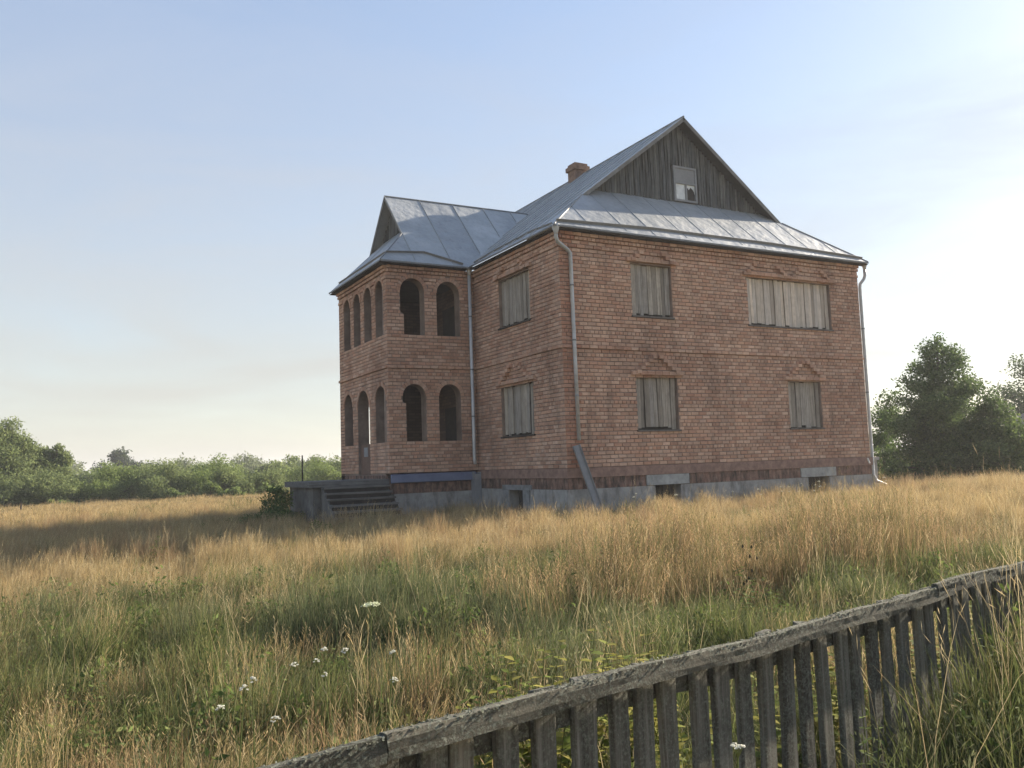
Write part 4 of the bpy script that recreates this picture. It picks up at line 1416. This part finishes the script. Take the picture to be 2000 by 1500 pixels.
def leafy_plant(name, loc, h, nst, ls, cols, seed, spread=.12, flat=.38, drop=.2):
    r = np.random.default_rng(seed)
    root = empty(name, loc)
    mb = MB(); V, F, Cc, n0 = [], [], [], 0
    for s in range(nst):
        a = r.uniform(0, 6.28); l = spread*r.uniform(.3, 1.2)
        tip = np.array([math.cos(a)*l, math.sin(a)*l, h*r.uniform(.7, 1.05)])
        mid = tip*np.array([.35, .35, .55])
        mb.tube([(0, 0, -.05), tuple(mid), tuple(tip)], [.004, .003, .0015], 5, (.13, .15, .05))
        m = int(h/.045)
        for k in range(m):
            t = .15+.85*k/m
            p = mid*(t/.55) if t < .55 else mid+(tip-mid)*((t-.55)/.45)
            for sd in (0, math.pi):
                b = k*1.57+sd+r.uniform(-.4, .4)
                L = ls*(1.15-t*.55)*r.uniform(.7, 1.2)
                dv = np.array([math.cos(b), math.sin(b), r.uniform(-.1, .5)])
                sv = np.array([-math.sin(b), math.cos(b), r.uniform(-.3, .3)])
                c = np.array(cols[r.integers(len(cols))])*r.uniform(.8, 1.2)
                q = [p, p+dv*L*.3+sv*L*flat*.8, p+dv*L*.65+sv*L*flat*.55-[0, 0, L*drop*.3], p+dv*L-[0, 0, L*drop], p+dv*L*.65-sv*L*flat*.55-[0, 0, L*drop*.3], p+dv*L*.3-sv*L*flat*.8, p+dv*L*.5-[0, 0, L*.06]]
                V += q; Cc += [c]*7
                F += [(n0, n0+1, n0+6), (n0+1, n0+2, n0+6), (n0+2, n0+3, n0+6), (n0+3, n0+4, n0+6), (n0+4, n0+5, n0+6), (n0+5, n0, n0+6)]
                n0 += 7
    mb.build('stem', GRASS, root)
    np_mesh('leaves', np.array(V), np.array(F), np.array(Cc), LEAF, root)
    return root
YEL = [(.20, .22, .045), (.26, .25, .05), (.15, .19, .04), (.31, .28, .07)]
GRN = [(.08, .13, .03), (.12, .175, .04), (.065, .105, .028), (.16, .20, .05)]
rp = random.Random(5)
i = 0
for s in np.arange(0.1, 6.0, 0.34):
    off = rp.uniform(.22, .55)
    p = FA + fdir*float(s+rp.uniform(-.1, .1)) - fn*off
    h_ = rp.uniform(.55, .86)
    o = leafy_plant('yellowing_weed', gp3(p.x, p.y), h_, rp.randint(3, 5), .085, YEL, 700+i, .12)
    tag(o, 'yellow-green leafy weed growing close behind the pickets', 'weed', 'yellow-green weeds behind the fence'); i += 1
for x, y, h_ in ((-9.25, -14.75, .84), (-8.98, -14.8, .80), (-9.5, -14.9, .78), (-9.35, -14.5, .82), (-8.75, -14.6, .78), (-9.1, -14.95, .86), (-9.62, -14.6, .72)):
    o = leafy_plant('yellowing_weed', gp3(x, y), h_, 6, .09, YEL, 740+i, .2)
    tag(o, 'bushy yellow-green weed showing above the top rail', 'weed', 'bushy weeds above the rail'); i += 1
for k_ in range(13):
    de = rp.uniform(3.1, 5.2)
    la = (de-1.97)/.851-.62+rp.uniform(.15, .8)
    x, y = from_cam(la, de)
    if (x-FA.x)*fn.x + (y-FA.y)*fn.y < .12: continue
    h_ = .46+.2*max(0, la-1.3)+rp.uniform(0, .16)
    o = leafy_plant('green_weed', (x, y, -1.47), h_, 5, .05, GRN, 760+i, .16, .3)
    tag(o, 'dark green leafy weed on the road side of the fence', 'weed', 'green weeds before the fence'); i += 1
# thistle with dark seed heads behind the fence
o = leafy_plant('thistle', gp3(-6.15, -12.5), .74, 3, .07, GRN, 790, .1)
mb = MB()
for k in range(8):
    a = rnd.uniform(0, 6.28); q = rnd.uniform(.02, .13); z = rnd.uniform(.5, .86)
    mb.tube([(math.cos(a)*q, math.sin(a)*q, z-.014), (math.cos(a)*q, math.sin(a)*q, z), (math.cos(a)*q, math.sin(a)*q, z+.016)], [.005, .010, .003], 6, (.06, .06, .04))
mb.build('seed_heads', GRASS, o)
tag(o, 'green thistle with dark round seed heads in the tall stems', 'thistle')
# pale burdock leaf by the fence foot
root = empty('broad_leaf_plant', (-7.75, -16.1, -1.47))
mb = MB(); mb.tube([(0, 0, -.03), (.03, 0, .3), (.02, -.02, .56)], [.005, .004, .003], 5, (.2, .2, .1)); mb.build('stem', GRASS, root)
mb = MB(); pts = [(0, 0, .56), (.07, .02, .60), (.11, .03, .66), (.10, .03, .69), (.03, .01, .66), (-.03, -.01, .61)]
mb.add(pts, [(0, 1, 2, 3, 4, 5)], (.42, .40, .26)); mb.build('leaf', LEAF, root)
tag(root, 'single pale dried broad leaf on a stalk before the fence', 'leaf plant')

# ------------------------------------------------------------------ grass (stuff, tufts instanced by geometry nodes)
TUFTS = bpy.data.collections.new('grass_tufts')      # prototypes, not linked to the scene
GOLD = np.array([(.43, .325, .16), (.49, .38, .195), (.37, .275, .13), (.45, .36, .215), (.33, .24, .12)])
RED = np.array([(.34, .225, .125), (.39, .275, .15), (.29, .195, .105), (.42, .32, .18)])
GR = np.array([(.125, .15, .052), (.155, .175, .062), (.10, .125, .045), (.19, .19, .075), (.085, .11, .04)])
GRB = np.array([(.11, .135, .062), (.14, .16, .078), (.09, .115, .052), (.17, .165, .085)])
OLV = np.array([(.13, .125, .05), (.175, .155, .07), (.105, .105, .042), (.225, .18, .085), (.15, .155, .062)])

def tuft(idx, n, rad, h0, h1, wid, lean0, lean1, pal, headp, seed, headw=1.0, curl=.1):
    r = np.random.default_rng(seed)
    q = rad*np.sqrt(r.random(n)); a = r.uniform(0, 6.283, n)
    P_ = np.stack([q*np.cos(a), q*np.sin(a), np.full(n, -.03)], 1)
    h = r.uniform(h0, h1, n)
    lean = np.where(r.random(n) < curl, r.uniform(.5, .95, n), r.uniform(lean0, lean1, n))
    w_ = wid*r.uniform(.6, 1.3, n)
    col = pal[r.integers(0, len(pal), n)]*r.uniform(.75, 1.22, n)[:, None]
    a = r.uniform(0, 6.283, n)
    side = np.stack([np.cos(a), np.sin(a), np.zeros(n)], 1)
    la = r.uniform(0, 6.283, n)
    ld = np.stack([np.cos(la), np.sin(la), np.zeros(n)], 1)*.85 + np.array([.35, .1, 0])
    bend = (lean*h)[:, None]*ld
    upv = np.array([0, 0, 1.])
    mid = P_ + upv*(h*.55)[:, None] + bend*.28
    q3 = P_ + upv*(h*(.84-.12*lean))[:, None] + bend*.66
    tip = P_ + upv*(h*(1-.55*lean*lean))[:, None] + bend
    w2 = (w_*.5)[:, None]*side
    V = np.stack([P_-w2, P_+w2, mid+w2*.85, mid-w2*.85, q3+w2*.55, q3-w2*.55, tip], 1).reshape(-1, 3)
    i = np.arange(n)*7
    F = np.concatenate([np.stack([i+a_, i+b_, i+c_], 1) for a_, b_, c_ in ((0,1,2), (0,2,3), (3,2,4), (3,4,5), (5,4,6))])
    C_ = np.repeat(col, 7, 0)
    hd = np.nonzero(r.random(n) < headp)[0]
    m = len(hd)
    if m:
        # airy panicle: five thin spikelets up the last part of the stem
        HV, HC = [], []
        d = tip[hd]-q3[hd]; d /= np.linalg.norm(d, axis=1)[:, None]
        hl = h[hd]*r.uniform(.16, .26, m)
        for k in range(5):
            t = k/4
            b = tip[hd] - d*(hl*(1-t)*.9)[:, None]
            an = r.uniform(0, 6.283, m)
            o_ = np.stack([np.cos(an), np.sin(an), r.uniform(.6, 1.6, m)], 1) + d*.8
            o_ /= np.linalg.norm(o_, axis=1)[:, None]
            L = (hl*(.42-.22*t)*r.uniform(.7, 1.2, m))[:, None]
            s_ = np.cross(o_, side[hd]); s_ /= np.linalg.norm(s_, axis=1)[:, None]+1e-6
            ww = (w_[hd]*1.1*headw)[:, None]
            HV.append(np.stack([b, b+o_*L*.55+s_*ww*.5, b+o_*L, b+o_*L*.55-s_*ww*.5], 1).reshape(-1, 3))
            HC.append(np.repeat(col[hd]*r.uniform(.95, 1.3, m)[:, None], 4, 0))
        HV = np.concatenate(HV); j = np.arange(5*m)*4 + len(V)
        F = np.concatenate([F, np.stack([j, j+1, j+2], 1), np.stack([j, j+2, j+3], 1)])
        V = np.concatenate([V, HV]); C_ = np.concatenate([C_]+HC)
    o = np_mesh('grass_tuft_%02d' % idx, V, F, np.clip(C_, 0, 1), GRASS)
    COL.objects.unlink(o)
    TUFTS.objects.link(o)
    return o
GREY = np.array([(.15, .17, .085), (.185, .20, .105), (.12, .14, .07), (.225, .215, .115)])
STRAW = np.array([(.50, .42, .26), (.44, .36, .21), (.38, .30, .17)])
DEAD = np.array([(.22, .15, .085), (.28, .19, .11), (.17, .12, .07)])
NV = 3
KINDS = {}
spec = [('gold', 95, .17, .30, .58, .0030, .03, .36, GOLD, .42, 1.0, .08),
        ('red', 95, .17, .32, .60, .0028, .03, .32, RED, .50, 1.0, .06),
        ('green', 85, .17, .18, .52, .0056, .10, .60, GR, .03, 1.0, .22),
        ('blue', 90, .17, .26, .60, .0054, .08, .50, GRB, .03, 1.0, .15),
        ('olive', 90, .18, .20, .50, .0038, .06, .55, OLV, .20, 1.0, .18),
        ('reed', 60, .20, .55, .86, .0042, .02, .18, np.concatenate([RED, OLV]), .75, 1.2, .03),
        ('stalk', 6, .15, .55, .95, .0030, .05, .45, STRAW, .9, .75, .15),
        ('grey', 95, .18, .20, .50, .0042, .08, .60, GREY, .15, 1.0, .22),
        ('straw', 80, .18, .25, .58, .0034, .05, .50, STRAW, .45, 1.2, .16),
        ('dead', 90, .18, .12, .42, .0036, .15, .80, DEAD, .08, 1.0, .35)]
ix = 0
for nm, n, rad, h0, h1, wd, l0, l1, pal, hp_, hw_, cu in spec:
    KINDS[nm] = ix
    for k in range(NV):
        tuft(ix, n, rad, h0, h1, wd, l0, l1, pal, hp_, 900+ix, hw_, cu)
        ix += 1
# low leafy herbs growing through the grass
KINDS['herb'] = ix
for k in range(NV):
    r = np.random.default_rng(980+k)
    m = 150
    q = .16*np.sqrt(r.random(m)); a = r.uniform(0, 6.283, m)
    cent = np.stack([q*np.cos(a), q*np.sin(a), r.uniform(.08, .46, m)*(1.1-q*3)], 1)
    v, f, c = leaves_np(cent, .022, r, [(.10, .145, .04), (.13, .175, .05), (.08, .115, .035), (.17, .20, .07)], .25, .5, .42)
    st_v, st_f, st_c = [], [], []
    o = np_mesh('grass_tuft_%02d' % ix, v, f, c, GRASS, quads=True)
    COL.objects.unlink(o); TUFTS.objects.link(o)
    ix += 1
# wide-bladed far versions
for nm, pal, hp_ in (('fgold', GOLD, .4), ('fgreen', np.concatenate([OLV, GR]), .1)):
    KINDS[nm] = ix
    for k in range(NV):
        tuft(ix, 80, .42, .24, .50, .011, .05, .4, pal, hp_, 950+ix, 1.0, .08)
        ix += 1

def scatter(name, pts, idx, scl, rotz, tilt, label):
    me = bpy.data.meshes.new(name)
    n = len(pts)
    me.vertices.add(n)
    me.vertices.foreach_set('co', np.asarray(pts, np.float32).ravel())
    a = me.attributes.new('kind_index', 'INT', 'POINT'); a.data.foreach_set('value', idx.astype(np.int32))
    a = me.attributes.new('tuft_scale', 'FLOAT_VECTOR', 'POINT'); a.data.foreach_set('vector', scl.astype(np.float32).ravel())
    rt_ = np.stack([tilt[:, 0], tilt[:, 1], rotz], 1)
    a = me.attributes.new('tuft_rot', 'FLOAT_VECTOR', 'POINT'); a.data.foreach_set('vector', rt_.astype(np.float32).ravel())
    me.materials.append(GRASS)
    o = bpy.data.objects.new(name, me); COL.objects.link(o)
    ng = bpy.data.node_groups.new(name+'_nodes', 'GeometryNodeTree')
    ng.interface.new_socket('Geometry', in_out='INPUT', socket_type='NodeSocketGeometry')
    ng.interface.new_socket('Geometry', in_out='OUTPUT', socket_type='NodeSocketGeometry')
    N = ng.nodes
    gi, go = N.new('NodeGroupInput'), N.new('NodeGroupOutput')
    ci = N.new('GeometryNodeCollectionInfo')
    ci.inputs['Collection'].default_value = TUFTS
    ci.inputs['Separate Children'].default_value = True
    ci.inputs['Reset Children'].default_value = True
    ip = N.new('GeometryNodeInstanceOnPoints')
    ip.inputs['Pick Instance'].default_value = True
    def att(nm, typ):
        q = N.new('GeometryNodeInputNamedAttribute'); q.data_type = typ
        q.inputs['Name'].default_value = nm
        return q.outputs['Attribute']
    ng.links.new(gi.outputs[0], ip.inputs['Points'])
    ng.links.new(ci.outputs[0], ip.inputs['Instance'])
    ng.links.new(att('kind_index', 'INT'), ip.inputs['Instance Index'])
    er = N.new('FunctionNodeEulerToRotation')
    ng.links.new(att('tuft_rot', 'FLOAT_VECTOR'), er.inputs[0])
    ng.links.new(er.outputs[0], ip.inputs['Rotation'])
    ng.links.new(att('tuft_scale', 'FLOAT_VECTOR'), ip.inputs['Scale'])
    ng.links.new(ip.outputs[0], go.inputs[0])
    md = o.modifiers.new('tufts', 'NODES'); md.node_group = ng
    tag(o, label, 'grass', kind='stuff')
    return o

def ell(x, y, cx, cy, rx, ry, ang=0.0):
    c, s = math.cos(ang), math.sin(ang)
    u = ((x-cx)*c+(y-cy)*s)/rx; v = (-(x-cx)*s+(y-cy)*c)/ry
    return np.clip(1.6*(1-np.sqrt(u*u+v*v)), 0, 1)

def meadow(name, r0, r1, per_m2, seed, label, a0=-47, a1=47, sxy=1.0, far=False):
    r = np.random.default_rng(seed)
    n = int(per_m2*math.radians(a1-a0)/2*(r1*r1-r0*r0))
    d = np.sqrt(r.uniform(r0*r0, r1*r1, n))
    az = YAW + np.radians(r.uniform(a0, a1, n))
    x, y = CAM.x + np.sin(az)*d, CAM.y + np.cos(az)*d
    inside = ((x > -.2) & (x < W+.15) & (y > -.2) & (y < LH)) | ((x > -DP-.15) & (x < 0) & (y > L1-.15) & (y < TY1+.15)) | ((x > -5.2) & (x < -2.75) & (y > 3.6) & (y < 8.2))
    fside = (x-FA.x)*fn.x + (y-FA.y)*fn.y
    keep = ~inside & (fside < -.16)
    keep &= r.random(n) < .60+.8*fbm(x, y, 1.1, 9)
    x, y, d = x[keep], y[keep], d[keep]
    m = len(x)
    wx = x + 1.6*(fbm(x, y, 1.5, 70)-.5) + .5*(noise2(x, y, .35, 72)-.5)
    wy = y + 1.6*(fbm(x, y, 1.5, 80)-.5) + .5*(noise2(x, y, .35, 82)-.5)
    g1 = fbm(x, y, 2.6, 20); g2 = fbm(x, y, .7, 30)
    near = np.clip((14.0-d)/4, 0, 1)
    green = .05 + near*.34 + (g1-.5)*1.7*np.maximum(near, .25) + (g2-.5)*.7
    blue = .9*ell(wx, wy, -8.6, -10.6, 2.5, 1.3, -.62)
    green = np.maximum(green, .75*ell(wx, wy, -10.7, -9.8, 2.2, 2.6, .3))
    green = np.maximum(green, .6*ell(wx, wy, 4.7, -3.6, 3.8, 1.6, 0))
    green = np.maximum(green, .7*ell(wx, wy, -5.6, -12.9, 2.6, 1.1, .25))
    green = np.maximum(green, .75*ell(wx, wy, -8.3, -13.7, 2.4, 1.1, .2))
    green -= .2*ell(wx, wy, -10.3, -13.4, 1.5, 1.0, 0)
    red = np.clip((fbm(x, y, 2.2, 60)-.45)*2.5, 0, .6)
    red = np.maximum(red, .5*ell(wx, wy, -10.2, -13.4, 1.8, 1.2, 0))
    reed = .85*ell(wx, wy, -3.6, -10.3, 5.2, 1.7, .22)
    grey = .08 + .46*near + (fbm(x, y, 1.9, 90)-.5)*1.6*np.maximum(near, .3)
    u = r.random((9, m))
    kind = np.full(m, KINDS['gold'])
    kind = np.where(u[6] < .16-.08*near, KINDS['straw'], kind)
    kind = np.where(u[0] < red, KINDS['red'], kind)
    kind = np.where(u[1] < .06+.58*near, KINDS['olive'], kind)
    kind = np.where(u[7] < grey, KINDS['grey'], kind)
    kind = np.where(u[2] < green, KINDS['green'], kind)
    kind = np.where(u[3] < reed, KINDS['reed'], kind)
    kind = np.where(u[4] < blue, KINDS['blue'], kind)
    kind = np.where(u[8] < .05+.10*near, KINDS['dead'], kind)
    kind = np.where(u[5] < .05, KINDS['stalk'], np.where(u[5] > 1-.07*near-.01, KINDS['herb'], kind))
    if far:
        kind = np.where(u[2] < green+.12, KINDS['fgreen'], KINDS['fgold'])
    idx = kind + r.integers(0, NV, m)
    hs = (.50+.55*fbm(x, y, 1.9, 40)+.65*np.clip((noise2(x, y, .42, 47)-.35)*1.6, 0, 1))
    hs *= 1+.22*ell(x, y, -8.6, -10.6, 2.2, 1.0, -.62)
    hs *= 1+.15*np.exp(-((y+.9)/1.0)**2)*((x > -.5) & (x < W))
    s = r.uniform(.85, 1.15, m)
    scl = np.stack([s*sxy, s*sxy, s*hs], 1)
    z = ground_z(x, y)
    return scatter(name, np.stack([x, y, z], 1), idx, scl, r.uniform(0, 6.283, m)*.4-1.2, r.normal(size=(m, 2))*.11, label)
meadow('meadow_grass', 2.0, 9, 46, 1000, 'mixed brown and green meadow grass growing right behind the fence', -52, 56)
meadow('meadow_grass', 9, 17, 34, 1010, 'tall tan and green meadow grass between fence and house')
meadow('meadow_grass', 17, 33, 17, 1020, 'golden dry grass around the brick house', sxy=1.25)
meadow('meadow_grass', 33, 80, 3.2, 1030, 'pale golden grass of the far field running to the bushes', far=True, sxy=1.4)

def road_side():
    r = np.random.default_rng(1100)
    n = 2400
    la, de = r.uniform(1.2, 4.6, n), r.uniform(3.0, 6.6, n)
    x = CAM.x + lat_dir.x*la + fwd_dir.x*de; y = CAM.y + lat_dir.y*la + fwd_dir.y*de
    fs = (x-FA.x)*fn.x + (y-FA.y)*fn.y
    k = (fs > .16) & (r.random(n) < np.clip((la-.9)/1.2, .15, 1))
    x, y, la = x[k], y[k], la[k]
    m = len(x)
    u = r.random(m)
    kind = np.where(u < .62, KINDS['green'], np.where(u < .72, KINDS['olive'], np.where(u < .80, KINDS['herb'], np.where(u < .92, KINDS['grey'], KINDS['stalk']))))
    hs = (1.2+.62*np.clip(la-1.4, 0, 1.6))*r.uniform(.65, 1.2, m)
    scatter('verge_grass', np.stack([x, y, np.full(m, -1.5)], 1), kind+r.integers(0, NV, m), np.stack([np.ones(m), np.ones(m), hs], 1),
            r.uniform(0, 6.28, m), r.normal(size=(m, 2))*.12, 'long green verge grass and dry stalks leaning on the fence')
road_side()

# ------------------------------------------------------------------ evening haze
def haze():
    t = NT('haze_air')
    pv = t.n('ShaderNodeVolumePrincipled')
    pv.inputs['Color'].default_value = (0.93, 0.95, 1.0, 1)
    pv.inputs['Density'].default_value = 0.0008
    pv.inputs['Anisotropy'].default_value = 0.2
    t.l(pv.outputs[0], t.out.inputs['Volume'])
    mb = MB()
    mb.box((-1850, -1850, -3.2), (1850, 1850, 12.0))
    o = mb.build('haze', t.m)
    tag(o, 'thin pale evening haze hanging over the whole field', 'haze', kind='stuff')
haze()
